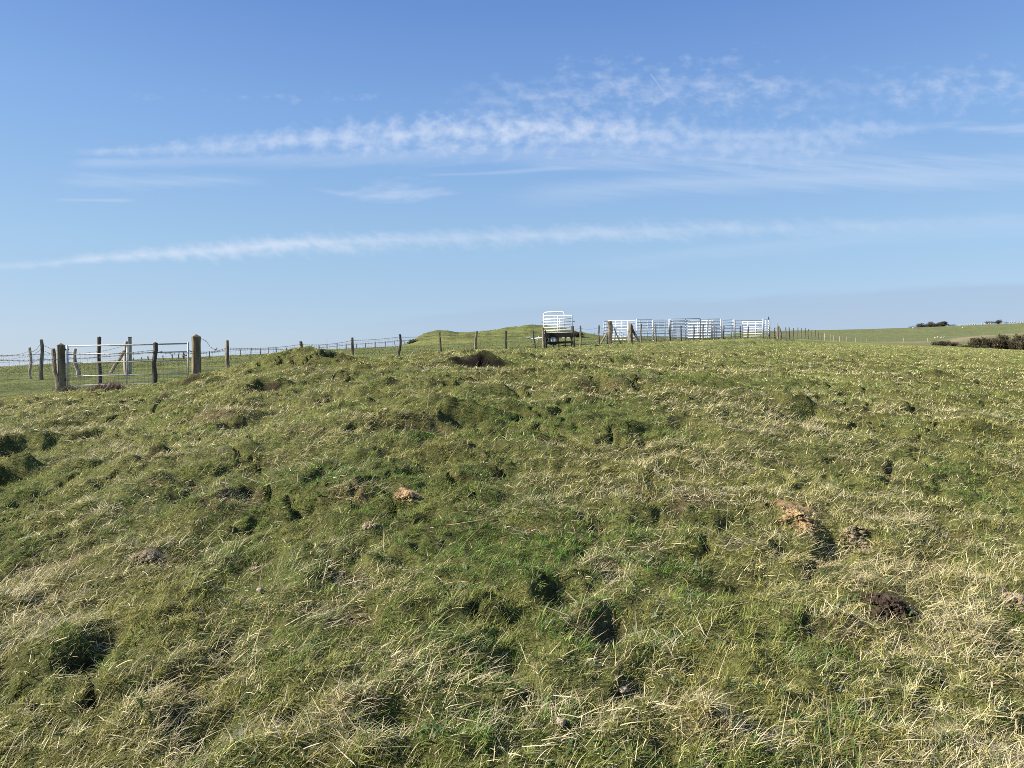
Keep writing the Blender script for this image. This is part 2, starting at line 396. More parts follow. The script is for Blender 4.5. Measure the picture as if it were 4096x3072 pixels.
M['rubber'] = mat_basic('tyre_rubber', (.018, .018, .018), (.04, .04, .038), 20, .8)
M['rim'] = mat_basic('wheel_rim', (.5, .5, .5), (.66, .66, .66), 10, .4, metal=.3)
M['black_metal'] = mat_basic('black_metal', (.02, .02, .022), (.05, .05, .052), 10, .6)
M['wool'] = mat_basic('sheep_wool', (.46, .425, .34), (.62, .58, .49), 14, .95, bump=.5, bscale=30)
M['sheep_face'] = mat_basic('sheep_face', (.40, .36, .30), (.6, .56, .48), 14, .9)
M['darksoil'] = mat_basic('moist_soil', (.028, .019, .012), (.105, .070, .046), 22, .95, bump=1.0, bscale=60)
M['palesoil'] = mat_basic('dry_crumbly_soil', (.27, .175, .085), (.54, .39, .205), 18, .95, bump=1.0, bscale=60)
M['greysoil'] = mat_basic('grey_dry_soil', (.17, .13, .075), (.40, .32, .20), 18, .95, bump=1.0, bscale=60)
M['stone'] = mat_basic('pale_flint', (.20, .165, .12), (.36, .31, .23), 14, .85, bump=.8, bscale=40)
M['bark'] = mat_basic('bark', (.03, .026, .022), (.09, .078, .064), 6, .9, stretch=(3, 3, .6))

def mat_leaf(name, trans=.3, rough=.55, spec=.25, var=None):
    m, nt, out = new_mat(name)
    at = nt.nodes.new('ShaderNodeAttribute'); at.attribute_name = 'col'
    p = nt.nodes.new('ShaderNodeBsdfPrincipled'); p.inputs['Roughness'].default_value = rough; p.inputs['Specular IOR Level'].default_value = spec
    t = nt.nodes.new('ShaderNodeBsdfTranslucent'); mx = nt.nodes.new('ShaderNodeMixShader'); mx.inputs['Fac'].default_value = trans
    nt.links.new(at.outputs['Color'], p.inputs['Base Color']); nt.links.new(at.outputs['Color'], t.inputs['Color'])
    nt.links.new(p.outputs['BSDF'], mx.inputs[1]); nt.links.new(t.outputs['BSDF'], mx.inputs[2]); nt.links.new(mx.outputs['Shader'], out.inputs['Surface'])
    return m
M['blade'] = mat_leaf('grass_blade', .36)
M['straw'] = mat_leaf('straw_blade', .25, .5, .35)
M['twig'] = mat_leaf('twig', .05, .9, .1)
M['leaf'] = mat_leaf('scrub_leaf', .15, .6, .25)

# ground: zone colour on the mesh, broken up by procedural noise
m, nt, out = new_mat('turf_and_soil')
at = nt.nodes.new('ShaderNodeAttribute'); at.attribute_name = 'col'
p = nt.nodes.new('ShaderNodeBsdfPrincipled'); p.inputs['Roughness'].default_value = .95; p.inputs['Specular IOR Level'].default_value = .1
def mul_noise(src, scale, lo, hi, detail=5):
    n = noise_node(nt, scale, detail, .65)
    mr = nt.nodes.new('ShaderNodeMapRange'); mr.inputs['From Min'].default_value = .3; mr.inputs['From Max'].default_value = .7
    mr.inputs['To Min'].default_value = lo; mr.inputs['To Max'].default_value = hi
    v = nt.nodes.new('ShaderNodeVectorMath'); v.operation = 'MULTIPLY'
    nt.links.new(n.outputs['Fac'], mr.inputs['Value']); nt.links.new(src, v.inputs[0]); nt.links.new(mr.outputs['Result'], v.inputs[1])
    return v.outputs['Vector']
c = mul_noise(at.outputs['Color'], .35, .78, 1.22); c = mul_noise(c, 2.2, .58, 1.42); c = mul_noise(c, 16, .6, 1.4, 6); c = mul_noise(c, 75, .5, 1.5, 4)
nt.links.new(c, p.inputs['Base Color'])
nb = noise_node(nt, 14, 6, .7); b = nt.nodes.new('ShaderNodeBump'); b.inputs['Strength'].default_value = .8; b.inputs['Distance'].default_value = .05
nt.links.new(nb.outputs['Fac'], b.inputs['Height'])
nb2 = noise_node(nt, 85, 4, .65); b2_ = nt.nodes.new('ShaderNodeBump'); b2_.inputs['Strength'].default_value = .9; b2_.inputs['Distance'].default_value = .012
nt.links.new(nb2.outputs['Fac'], b2_.inputs['Height']); nt.links.new(b.outputs['Normal'], b2_.inputs['Normal']); nt.links.new(b2_.outputs['Normal'], p.inputs['Normal'])
nt.links.new(p.outputs['BSDF'], out.inputs['Surface'])
M['ground'] = m

# ------------------------------------------------------------------ ground sheet
fine = np.arange(-41, 41.001, .13)
coarse = np.arange(41 + 3, 360 - 41 - 1, 3.5)
az = np.radians(np.concatenate([fine, coarse]))
rr = [0.25]
while rr[-1] < 2400:
    q = rr[-1]
    rr.append(q * (1.10 if q < 1.5 else 1.0075 if q < 7 else 1.0055 if q < 19 else 1.0085 if q < 45 else 1.011 if q < 120 else 1.03 if q < 450 else 1.1))
rr = np.array(rr)
A, R = np.meshgrid(az, rr)
gx = (R * np.sin(A)).ravel(); gy = (R * np.cos(A)).ravel()
gz = height(gx, gy)
na, nr = len(az), len(rr)

GREEN_N = lambda x, y: fbm(x / 2.6, y / 2.6, 3, 21)
def zone_colour(x, y):
    r = np.hypot(x, y); u = x / np.maximum(y, .5)
    fd = fence_depth(u)
    over = np.where(y > .5, sstep(-.6, .6, y - fd), 0)
    thatch = np.array([.095, .100, .032])
    rough = np.array([.175, .190, .058])
    past = np.array([.112, .128, .040])
    hill = np.array([.128, .142, .056])
    valley = np.array([.155, .152, .068])
    t = sstep(14, 60, r)[:, None]
    c = thatch * (1 - t) + rough * t
    n = fbm(x / 5, y / 5, 3, 31)[:, None]
    c = c * (1 + .25 * n)
    tr = np.exp(-(polydist(x, y, TRACK) / 1.7) ** 2)[:, None] * .75
    c = c * (1 - tr) + np.array([.098, .118, .040]) * tr
    pc = past * (1 + .22 * fbm(x / 6, y / 3, 3, 33)[:, None] + .38 * fbm(x / 1.9, y / 1.9, 3, 37)[:, None]) + np.array([.05, .035, .012]) * np.clip(fbm(x / 9, y / 4, 3, 34), 0, 1)[:, None]
    h = sstep(150, 240, r)[:, None]
    pc = pc * (1 - h) + hill * (1 + .12 * fbm(x / 40, y / 14, 3, 35)[:, None]) * h
    c = c * (1 - over[:, None]) + pc * over[:, None]
    # valley right of the fence, and the pale bank running up it
    v = (sstep(110, 150, r) * (1 - over) * (u > .4))[:, None]
    c = c * (1 - v) + valley * (1 + .2 * fbm(x / 30, y / 12, 3, 36)[:, None]) * v
    bd = polydist(x, y, BANK)
    k = np.exp(-(bd / 3.0) ** 2)[:, None]
    c = c * (1 - k) + np.array([.25, .215, .125]) * k
    # hill top rows of paler grass
    # bare ground, with the shade of holes painted near-black
    sm, dm, t3 = soil_shade_mask(x, y, True)
    k = (dm * .7)[:, None]; c = c * (1 - k) + np.array([.12, .085, .05]) * k
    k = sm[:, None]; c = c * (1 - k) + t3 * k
    k = np.exp(-(polydist(x, y, STRIP) / .16) ** 2)[:, None]
    c = c * (1 - k) + np.array([.05, .034, .022]) * k
    return np.clip(c, .004, 1)
gc = zone_colour(gx, gy)
idx = np.arange(na * nr).reshape(nr, na)
j2 = np.roll(idx, -1, 1)
F = np.stack([idx[:-1].ravel(), j2[:-1].ravel(), j2[1:].ravel(), idx[1:].ravel()], 1)[:, ::-1]
V = np.c_[gx, gy, gz]
V = np.vstack([V, [0, 0, float(gz[:na].mean())]])
gc = np.vstack([gc, gc[0]])
cen = len(V) - 1
T = np.stack([np.full(na, cen), np.roll(idx[0], -1), idx[0]], 1)
loops = np.concatenate([F.ravel(), T.ravel()])
starts = np.concatenate([np.arange(len(F)) * 4, len(F) * 4 + np.arange(len(T)) * 3])
ground = np_mesh('ground', V, loops, starts, M['ground'], gc, True)
tag(ground, 'rough hummocky pasture rising to a far green hill', 'ground', kind='structure')

# ------------------------------------------------------------------ grass
def blades(name, x, y, L, w, azi, th0, th1, col, mat, lift=0.0, zg=None):
    n = len(x)
    if zg is None: zg = height(x, y)
    d = np.stack([np.cos(azi), np.sin(azi), np.zeros(n)], 1)
    side = np.stack([-np.sin(azi), np.cos(azi), np.zeros(n)], 1)
    tw = rng.normal(0, .5, n)[:, None]
    side = side * np.cos(tw) + np.array([0, 0, 1.0]) * np.sin(tw)
    p = np.stack([x, y, zg - .004 + lift], 1)
    V = np.empty((n, 7, 3), np.float32)
    wid = [1.0, .9, .62]
    for k in range(3):
        s = side * (w * wid[k] * .5)[:, None]
        V[:, 2 * k] = p - s; V[:, 2 * k + 1] = p + s
        th = th0 + (th1 - th0) * ((k + .5) / 3)
        p = p + (L / 3)[:, None] * (d * np.sin(th)[:, None] + np.array([0, 0, 1.0]) * np.cos(th)[:, None])
    V[:, 6] = p
    b = (np.arange(n) * 7)[:, None]
    q = np.array([0, 1, 3, 2, 2, 3, 5, 4, 4, 5, 6])
    loops = (b + q).ravel()
    starts = ((np.arange(n) * 11)[:, None] + np.array([0, 4, 8])).ravel()
    return np_mesh(name, V.reshape(-1, 3), loops, starts, mat, np.repeat(col, 7, 0))

def sample(n, y0, y1, bias=1.0, ulim=.80):
    t = rng.random(n) ** bias
    Y = np.exp(np.log(y0) + t * (np.log(y1) - np.log(y0)))
    u = rng.uniform(-ulim, ulim, n)
    return u * Y, Y

WIND = lambda x, y: -.25 + .9 * fbm(x / 1.3, y / 1.3, 2, 41)      # most blades lie over to the right
def dryness(x, y):
    _, dm = soil_shade_mask(x, y)
    far = sstep(8, 30, y)
    return np.clip(.38 + .85 * fbm(x / .9, y / .9, 3, 51) + .95 * fbm(x / 2.8, y / 2.8, 2, 52) + .5 * dm + .17 * far, 0, 1)

def clump(x, y, seed):
    sc = .045 * (1 + y / 9)
    return fbm(x / sc, y / sc, 2, seed)
def cull(x, y, soil=.5, track=True, over=True):
    sm, dm = soil_shade_mask(x, y)
    keep = rng.random(len(x)) > sm * 1.15 - .05
    u = x / y
    if over: keep &= y < fence_depth(u) + .3
    if track: keep &= rng.random(len(x)) > .8 * np.exp(-(polydist(x, y, TRACK) / 1.6) ** 2)
    keep &= rng.random(len(x)) > .9 * np.exp(-(polydist(x, y, STRIP) / .2) ** 2)
    return keep

GR = dict(V=[])
# short green turf
x, y = sample(880000, 1.9, 62, 1.0)
xe, ye = sample(480000, 4.0, 32, .9)                       # banks facing the viewer carry as much grass as flat turf
sl_ = np.abs(height(xe, ye + .04) - height(xe, ye - .04)) / .08
k = rng.random(len(xe)) < np.clip((sl_ - .18) * 1.6, 0, 1)
x = np.concatenate([x, xe[k]]); y = np.concatenate([y, ye[k]])
k = cull(x, y, over=False); x, y = x[k], y[k]
u = x / y; over = y > fence_depth(u)
k = ~over | (y < 46); x, y, over = x[k], y[k], over[k]
dr = dryness(x, y)
k = rng.random(len(x)) > dr * .55; x, y, over, dr = x[k], y[k], over[k], dr[k]
cn = clump(x, y, 101)
k = rng.random(len(x)) < .5 + .5 * sstep(-.45, .1, cn); x, y, over, dr, cn = x[k], y[k], over[k], dr[k], cn[k]
n = len(x)
L = (.55 + .95 * sstep(-.4, .6, cn)) * rng.uniform(.018, .055, n) * (1 + .5 * np.clip(fbm(x / .7, y / .7, 2, 61), -.6, 1.2))
L = np.where(over, L * .5, L) * (1 + .4 * sstep(10, 40, y))
w = np.maximum(rng.uniform(.0016, .0036, n), y * rng.uniform(.00045, .0008, n))
azi = WIND(x, y) + rng.normal(0, 1.9, n)
th0 = rng.uniform(.15, 1.1, n); th1 = th0 + rng.uniform(.2, 1.3, n)
gn = np.clip(.52 + 1.1 * fbm(x / .7, y / .7, 3, 71) + .9 * fbm(x / 2.6, y / 2.6, 2, 72) - .25 * sstep(8, 22, y), 0, 1)[:, None]
ca = np.array([.084, .158, .024]); cb = np.array([.236, .228, .066])
col = (ca * gn + cb * (1 - gn)) * (rng.uniform(.6, 1.4, n) * (.62 + .95 * sstep(-.5, .55, cn)) * (1.02 + .30 * sstep(6, 18, y) - .10 * sstep(22, 40, y)))[:, None]
yel = (rng.random(n) < .14 + .35 * dr)[:, None]
col = np.where(yel, col * .35 + np.array([.44, .39, .13]) * .65, col)
col = np.where(over[:, None], np.array([.10, .145, .036]) * rng.uniform(.7, 1.35, n)[:, None], col)
g = blades('grass', x, y, L, w, azi, th0, th1, col, M['blade'])
tag(g, 'short green turf covering the bumpy pasture', 'grass', kind='stuff')

# dead straw mixed into the turf
x, y = sample(600000, 1.9, 60, 1.0)
k = cull(x, y); x, y = x[k], y[k]
dr = dryness(x, y)
k = rng.random(len(x)) < .09 + 1.05 * dr; x, y, dr = x[k], y[k], dr[k]
cn = clump(x, y, 102)
k = rng.random(len(x)) < .12 + .88 * sstep(-.35, .2, cn); x, y, dr, cn = x[k], y[k], dr[k], cn[k]
n = len(x)
L = (.7 + .6 * sstep(-.3, .6, cn)) * rng.uniform(.022, .07, n) * (1 + .45 * sstep(.5, .9, dr))
w = np.maximum(rng.uniform(.0013, .0030, n), y * rng.uniform(.0004, .00068, n))
azi = WIND(x, y) * 1.5 + rng.normal(0, 1.5, n)
th0 = rng.uniform(.5, 1.45, n); th1 = th0 + rng.uniform(.0, 1.0, n)
br = (rng.uniform(.5, 1.3, n) * (.64 + .78 * sstep(-.4, .5, cn)) * (1 + .16 * sstep(6, 18, y) - .34 * sstep(20, 40, y)))[:, None]
ty = rng.random(n)[:, None]
brn = (sstep(.10, .5, fbm(x / .9 + 40, y / .9, 3, 91)) + .4 * np.exp(-(((x + 4.2) / .9) ** 2 + ((y - 14.2) / .9) ** 2)))[:, None]          # patches of older brown thatch
ty = ty + .45 * brn
col = np.where(ty < .62, np.array([.57, .505, .285]), np.where(ty < .85, np.array([.35, .315, .115]), np.array([.23, .17, .105]))) * br
s1 = blades('dry_grass', x, y, L, w, azi, th0, th1, col, M['straw'], lift=rng.uniform(0, .03, n))
tag(s1, 'pale dead grass lying flat among the green turf', 'dry grass', kind='stuff')

# tussocks: bundles of long bent blades
nt_ = 1700
tx, ty_ = sample(nt_, 2.0, 34, 1.05)
k = cull(tx, ty_); tx, ty_ = tx[k], ty_[k]
dr = dryness(tx, ty_)
k = rng.random(len(tx)) < .35 + .65 * dr; tx, ty_, dr = tx[k], ty_[k], dr[k]
cnt = rng.integers(28, 90, len(tx))
ti = np.repeat(np.arange(len(tx)), cnt); n = len(ti)
rad = rng.uniform(.04, .17, len(tx))[ti]
a = rng.uniform(0, 2 * pi, n); q = np.sqrt(rng.random(n)) * rad
x = tx[ti] + q * np.cos(a); y = ty_[ti] + q * np.sin(a) * .9
lean = (WIND(tx, ty_) + rng.normal(0, 1.1, len(tx)))[ti]
azi = lean + rng.normal(0, .7, n)
size = rng.uniform(.05, .145, len(tx))[ti] * (1 - .35 * sstep(6, 14, ty_))[ti]
L = size * rng.uniform(.5, 1.15, n)
w = np.maximum(rng.uniform(.0015, .003, n), y * rng.uniform(.0003, .0005, n))
th0 = rng.uniform(.2, 1.2, n); th1 = th0 + rng.uniform(.5, 1.4, n)
gshare = (.75 - .75 * dr)[ti]
isg = (rng.random(n) < gshare)[:, None]
col = np.where(isg, np.array([.11, .19, .032]) * rng.uniform(.6, 1.4, n)[:, None], np.array([.57, .505, .30]) * rng.uniform(.45, 1.25, n)[:, None])
zg = height(tx, ty_)[ti] * .35 + height(x, y) * .65
s2 = blades('tussock_grass', x, y, L, w, azi, th0, th1, col, M['straw'], zg=zg)
tag(s2, 'long bent tussock grass in straw and green bundles', 'tussock grass', kind='stuff')

# flattened swathes of long straw, each lying one way
sw = [(fx, fy, rx) for (fx, fy, rx, ry, h, p, kind) in _feat if kind == 'dry' and fy < 16]
sx_, sy_ = sample(55, 2.0, 14, .95)
sw = [(a_ + rng.normal(0, .1), b2 - .05, np.clip(c2 * 1.3, .08, .3)) for a_, b2, c2 in sw] + [(a_, b2, rng.uniform(.09, .28)) for a_, b2 in zip(sx_, sy_)]
cx_ = np.array([q[0] for q in sw]); cy_ = np.array([q[1] for q in sw]); cr_ = np.array([q[2] for q in sw])
cnt = (560 * cr_ * rng.uniform(.5, 1.2, len(sw))).astype(int); ti = np.repeat(np.arange(len(sw)), cnt); n = len(ti)
x = cx_[ti] + rng.normal(0, .75, n) * cr_[ti]; y = np.maximum(cy_[ti] + rng.normal(0, .6, n) * cr_[ti], 1.6)
azi = (rng.normal(.2, 1.1, len(sw)) + np.where(rng.random(len(sw)) < .3, pi, 0))[ti] + rng.normal(0, .6, n) + 1.5 * (x - cx_[ti])
L = rng.uniform(.05, .16, n); w = np.maximum(rng.uniform(.0018, .0042, n), y * rng.uniform(.0003, .0005, n))
th0 = rng.uniform(1.0, 1.5, n); th1 = th0 + rng.uniform(0, .35, n)
col = np.array([.60, .53, .33]) * rng.uniform(.35, 1.1, n)[:, None]
k = cull(x, y)
sS = blades('flattened_straw', x[k], y[k], L[k], w[k], azi[k], th0[k], th1[k], col[k], M['straw'], lift=rng.uniform(.005, .04, k.sum()))
tag(sS, 'swathes of flattened pale straw each lying in one direction', 'straw', kind='stuff')

# broad leaves of plantain, clover and thistle low in the turf
tx, ty_ = sample(700, 2.0, 13, 1.0); k = cull(tx, ty_); tx, ty_ = tx[k], ty_[k]
cnt = rng.integers(3, 9, len(tx)); ti = np.repeat(np.arange(len(tx)), cnt); n = len(ti)
x = tx[ti] + rng.normal(0, .02, n); y = ty_[ti] + rng.normal(0, .02, n)
L = rng.uniform(.02, .05, n); w = rng.uniform(.007, .014, n); azi = rng.uniform(0, 2 * pi, n)
th0 = rng.uniform(.5, 1.2, n); th1 = th0 + rng.uniform(.1, .7, n)
col = np.where((rng.random(len(tx)) < .75)[ti][:, None], np.array([.06, .115, .03]), np.array([.17, .20, .13])) * rng.uniform(.7, 1.35, n)[:, None]
sB = blades('broad_leaves', x, y, L, w, azi, th0, th1, col, M['blade'], lift=.012); sB.name = 'broadleaf_weed'
tag(sB, 'small broad weed leaves scattered low in the turf', 'weeds', kind='stuff')

# tufts of the grazed field beyond the fence and on the long mound
x, y = sample(90000, 38, 135, 1.0, .74); u = x / y
k = y > fence_depth(u); x, y = x[k], y[k]; n = len(x)
cl_ = fbm(x / 3.0, y / 3.0, 3, 95); k = rng.random(n) < np.clip(.35 + 1.2 * cl_, .05, 1); x, y, cl_ = x[k], y[k], cl_[k]; n = len(x)
L = rng.uniform(.05, .13, n); w = y * rng.uniform(.0005, .0011, n); azi = rng.uniform(0, 2 * pi, n)
th0 = rng.uniform(.2, 1.0, n); th1 = th0 + rng.uniform(.3, 1.0, n)
col = np.where((rng.random(n) < .3)[:, None], np.array([.25, .225, .085]), np.array([.11, .135, .035])) * rng.uniform(.5, 1.4, n)[:, None]
sF = blades('field_grass', x, y, L, w, azi, th0, th1, col, M['blade'])
tag(sF, 'olive tufts of the grazed field beyond the fence', 'field grass', kind='stuff')

# sparse long stalks
x, y = sample(1500, 2.1, 26, .9)
k = cull(x, y); x, y = x[k], y[k]; n = len(x)
L = rng.uniform(.10, .32, n); w = np.maximum(rng.uniform(.0016, .0028, n), y * .0004)
azi = WIND(x, y) * .6 + rng.normal(.35, .9, n)
th0 = rng.uniform(.45, 1.35, n); th1 = th0 + rng.uniform(-.05, .35, n)
col = np.array([.46, .385, .22]) * rng.uniform(.6, 1.2, n)[:, None]
s3 = blades('grass_stalks', x, y, L, w, azi, th0, th1, col, M['straw'])
s3.name = 'grass_stalk'
tag(s3, 'scattered long straw stalks leaning over the turf', 'grass stalks', kind='stuff')

# ------------------------------------------------------------------ fences
def span(a, b, sag, n=9):
    t = np.linspace(0, 1, n)[:, None]
    P = a + (b - a) * t
    P[:, 2] -= sag * 4 * (t[:, 0] * (1 - t[:, 0]))
    return P
def wire_run(name, pts, r, sag, parent, loc, mat, barbs=0.0, n=7, wob=0.0):
    mb = MB()
    for a, b in zip(pts[:-1], pts[1:]):
        P = span(a, b, sag * (0.5 + random.random()), n)
        if wob: P[1:-1, 2] += rng.normal(0, wob, n - 2)
        mb.tube(P, r, 4, False)
        if barbs:
            L = np.linalg.norm(b - a); k = int(L / barbs)
            for i in range(k):
                t = (i + .5) / k
                c = np.array([np.interp(t, np.linspace(0, 1, n), P[:, j]) for j in range(3)])
                for dv in ((.7, .2, .8), (-.6, .3, .8)):
                    v = np.array(dv) * .022
                    mb.tube([c - v, c + v], r * .9, 3, False)
    return mb.build(name, mat, parent, loc=loc)
def netting(pts, h0, h1, rows, step, r, parent, loc, mat):
    mb = MB()
    for a, b in zip(pts[:-1], pts[1:]):
        L = np.linalg.norm((b - a)[:2]); k = max(2, int(L / step))
        for i in range(rows):
            hh = h0 + (h1 - h0) * (i / (rows - 1)) ** 1.15
            up = np.array([0, 0, hh])
            P = span(a + up, b + up, .015, 4); P[1:-1, 2] += rng.normal(0, .012, 2)
            mb.tube(P, r, 3, False)
        for i in range(k):
            t = (i + .5) / k; c = a + (b - a) * t; j = rng.normal(0, .008, 2)
            mb.tube([c + [0, 0, h0], c + [j[0], j[1], (h0 + h1) / 2], c + [0, 0, h1]], r, 3, False)
    return mb.build('wire_netting', mat, parent, loc=loc)

def stake(X, ytop, D, r, parent, loc, mat, Xtop=None, seed=0, name='fence_post', bend=.018, n=9, part_label=None):
    b = pt(X, 1400, D); bx, by = b[0], b[1]
    t = pt(Xtop if Xtop is not None else X, ytop, D)
    bz = H(bx, by)
    mb = MB(); mb.post([bx, by, bz - .3], t, r, n, seed, bend)
    o = mb.build(name, mat, parent, smooth=False, loc=loc)
    if part_label: o['label'] = part_label
    return np.array([bx, by, bz]), t

# boundary fence, left to the stile
fl = pt(222, 1500, 18.6); fl[2] = H(fl[0], fl[1])
fence = empty('wire_fence', fl, 'barbed wire and netting fence running from the gate to the black wooden stile', 'wire fence')
front = [(-420, 1392, 16.6, .055, 'wood', -422), (222, 1397, 18.6, .055, 'wood', 213), (625, 1373, 19.7, .055, 'wood_dark', 622), (915, 1363, 21.5, .055, 'wood', 908),
         (1205, 1367, 24.5, .058, 'wood', 1203), (1412, 1352, 27.6, .058, 'wood', 1408), (1605, 1339, 31, .055, 'wood_dark', 1600), (1760, 1331, 33.8, .055, 'wood_dark', 1758),
         (1903, 1325, 36, .06, 'wood', 1907), (2023, 1325, 37.2, .06, 'wood_dark', 2023), (2138, 1322, 38, .05, 'wood_dark', 2131)]
tops, feet = [], []
for i, (X, yt, D, r, mt, Xt) in enumerate(front):
    f_, t_ = stake(X, yt, D, r, fence, fl, M[mt], Xt, seed=20 + i, bend=.028)
    tops.append(t_); feet.append(f_)
end = pt(2176, 1316, 39.0)
gp_r = pt(785, 1405, 20.3)
def along(i, dz):
    return tops[i] + np.array([0, -.06, dz])
w1 = [along(0, -.12), along(1, -.12), along(2, -.19), gp_r + [0, -.15, 0.0], along(3, -.22)] + [along(i, -.10) for i in range(4, 11)] + [end + [0, 0, -.1]]
w2 = [along(0, -.24), along(1, -.27), along(2, -.24), gp_r + [0, -.15, -.06], along(3, -.27)] + [along(i, -.24) for i in range(4, 11)] + [end + [0, 0, -.26]]
wire_run('barbed_wire', w1, .0045, .05, fence, fl, M['wire'], barbs=.11)
wire_run('barbed_wire', w2, .0045, .04, fence, fl, M['wire'], barbs=.11)
loose = [gp_r + [.1, -.12, .36], gp_r + [.22, -.1, .345], gp_r + [.34, -.08, .27], gp_r + [.42, -.05, .12], gp_r + [.55, 0, .03], tops[3] + [-.3, 0, -.22]]
wire_run('barbed_wire', [np.array(p) for p in loose], .004, 0, fence, fl, M['wire'], barbs=.06, n=4)
netpts = []
for i in range(11):
    netpts.append(feet[i] + np.array([0, -.06, 0]))
netpts.append(np.array([end[0], end[1], H(end[0], end[1])]))
netting(netpts, .06, .86, 7, .20, .0022, fence, fl, M['net'])

# fence continuing beyond the stile past the pens and away over the field
fr0 = pt(2318, 1384, 41); fr0[2] = H(fr0[0], fr0[1])
fence2 = empty('wire_fence', fr0, 'long post and wire fence passing the cattle pens and running away over the field', 'wire fence')
tp = {2318: 1304, 2397: 1302, 2438: 1287, 2520: 1299, 2562: 1296, 2624: 1297, 2678: 1298, 2725: 1303, 2775: 1302, 2815: 1300, 2857: 1303, 2893: 1302, 2928: 1303, 2960: 1305, 2993: 1305,
      3022: 1308, 3052: 1305, 3078: 1305, 3098: 1311, 3112: 1305, 3123: 1309, 3140: 1310, 3156: 1310, 3172: 1313, 3190: 1311, 3205: 1313, 3219: 1313, 3233: 1316, 3246: 1319, 3259: 1321,
      3273: 1326, 3286: 1331, 3298: 1333}
t2, f2 = [], []
for i, (X, D) in enumerate(FENCE):
    if X < 2318 or X > 3720: continue
    u = (X - 2048) / FX; bx, by = u * D, D; bz = H(bx, by)
    if X in tp: yt = tp[X]
    else: yt = None
    thick = {2438: .16, 2520: .13, 3123: .10}.get(X, .052)
    mt = 'wood' if X in (2438, 2520, 3123, 2318, 2562, 3298, 3334, 3357, 3368, 3400, 3440, 3466, 3510) else 'wood_dark'
    if X > 3290: mt = 'wood_pale' if i % 2 else 'wood'
    z = pt(X, yt, D)[2] if yt else bz + 1.22
    mb = MB()
    if X == 3123:
        mb.post([bx - .0, by, bz - .3], [bx - .28, by, z], .2, 9, 77, .02)
    else:
        mb.post([bx, by, bz - .3], [bx + rng.normal(0, .03), by, z], thick if D < 110 else thick * 1.25, 8, 100 + i, .022)
    if X > 3512: mb.post([bx, by, bz], [bx, by, z], .09, 6, 3, .01)
    mb.build('strainer_post' if X in (2438, 2520, 3123) else 'fence_post', M[mt], fence2, loc=fr0)
    t2.append(np.array([bx, by, z])); f2.append(np.array([bx, by, bz]))
def brace(Xa, ya, Xb, yb, D, r, mt, nm='brace'):
    mb = MB(); a = pt(Xa, ya, D); b_ = pt(Xb, yb, D + .3); mb.post(a, b_, r, 8, int(Xa), .01, chamfer=False); mb.build(nm, M[mt], fence2, loc=fr0)
brace(2402, 1374, 2432, 1324, 43.4, .065, 'wood'); brace(2486, 1380, 2455, 1311, 43.2, .04, 'wood_dark'); brace(2556, 1369, 2524, 1306, 45.8, .085, 'wood_dark')
mb = MB(); a = pt(2526, 1372, 46.3); a[2] = H(a[0], a[1]); mb.post(a - [0, 0, .2], pt(2527, 1303, 46.3), .08, 8, 9, .01); mb.build('fence_post', M['wood_dark'], fence2, loc=fr0)
mb = MB(); a = pt(3111, 1356, 67.2); mb.post(a - [0, 0, .5], pt(3110, 1294, 67.2), .06, 8, 9, .02); mb.build('fence_post', M['wood_pale'], fence2, loc=fr0)
for dz in (.12, .42):
    P = [pt(2290, 1312, 40.0) - [0, 0, dz * .8]] + [t_ - [0, 0, dz] for t_ in t2[:2]] + [np.array([t_[0], t_[1], min(t_[2], f_[2] + 1.2) - dz]) for t_, f_ in zip(t2[2:30], f2[2:30])]
    wire_run('barbed_wire', P, .006, .06, fence2, fr0, M['wire'], n=6)
netting([f_ for f_ in f2[:24]], .06, .8, 5, .4, .003, fence2, fr0, M['net'])

# second fence standing behind the gate
b0 = pt(303, 1508, 26.5); b0[2] = H(b0[0], b0[1])
fence3 = empty('wire_fence', b0, 'old fence of tall leaning stakes in the field behind the metal gate', 'wire fence')
back = [(-60, 1400, 27.5, .05, 'wood', -70, ''), (131, 1391, 27.0, .05, 'wood_pale', 119, 'pale leaning stake'), (175, 1360, 25.6, .062, 'wood', 166, 'tall crooked stake'),
        (308, 1397, 26.8, .065, 'wood_pale', 300, 'pale stake with forked top'), (397, 1350, 22.5, .062, 'wood_dark', 396, 'tall dark stake'),
        (512, 1368, 27.0, .07, 'wood_pale', 505, '')]
bt, bf = [], []
for i, (X, yt, D, r, mt, Xt, lb) in enumerate(back):
    f_, t_ = stake(X, yt, D, r, fence3, b0, M[mt], Xt, seed=60 + i, bend=.035, part_label=lb or None)
    if X not in (397,): bt.append(t_); bf.append(f_)
a = pt(521, 1500, 26.6); a[2] = H(a[0], a[1]); t_ = pt(520, 1350, 26.6)
mb = MB(); mb.box([(a[0]+t_[0])/2, a[1], (a[2] - .3 + t_[2])/2], [.115, .115, t_[2] - a[2] + .3], rz=.5); o = mb.build('square_post', M['wood_pale'], fence3, loc=b0); o['label'] = 'pale square sawn post'
mb = MB(); mb.box([t_[0], t_[1], t_[2] + .012], [.135, .135, .02], rz=.5); mb.build('post_cap', M['wood_dark'], o).location = (0, 0, 0)
o2 = o.children[0]
for v in o2.data.vertices: v.co -= o2.parent.matrix_world.translation * 0 + __import__('mathutils').Vector(b0)
mb = MB(); mb.post(pt(443, 1492, 26.2), pt(499, 1402, 26.8), .065, 8, 4, .012, chamfer=False); mb.build('brace', M['wood'], fence3, loc=b0)
for dz, sg in ((.14, .10), (.34, .07), (.62, .05)):
    wire_run('barbed_wire', [p - [0, .05, dz] for p in bt], .0042, sg, fence3, b0, M['wire'], barbs=.12, wob=.015)
netting(bf, .05, .86, 6, .24, .0022, fence3, b0, M['net'])
# right hand return of that fence towards the ridge
P1 = pt(521, 1436, 26.6)
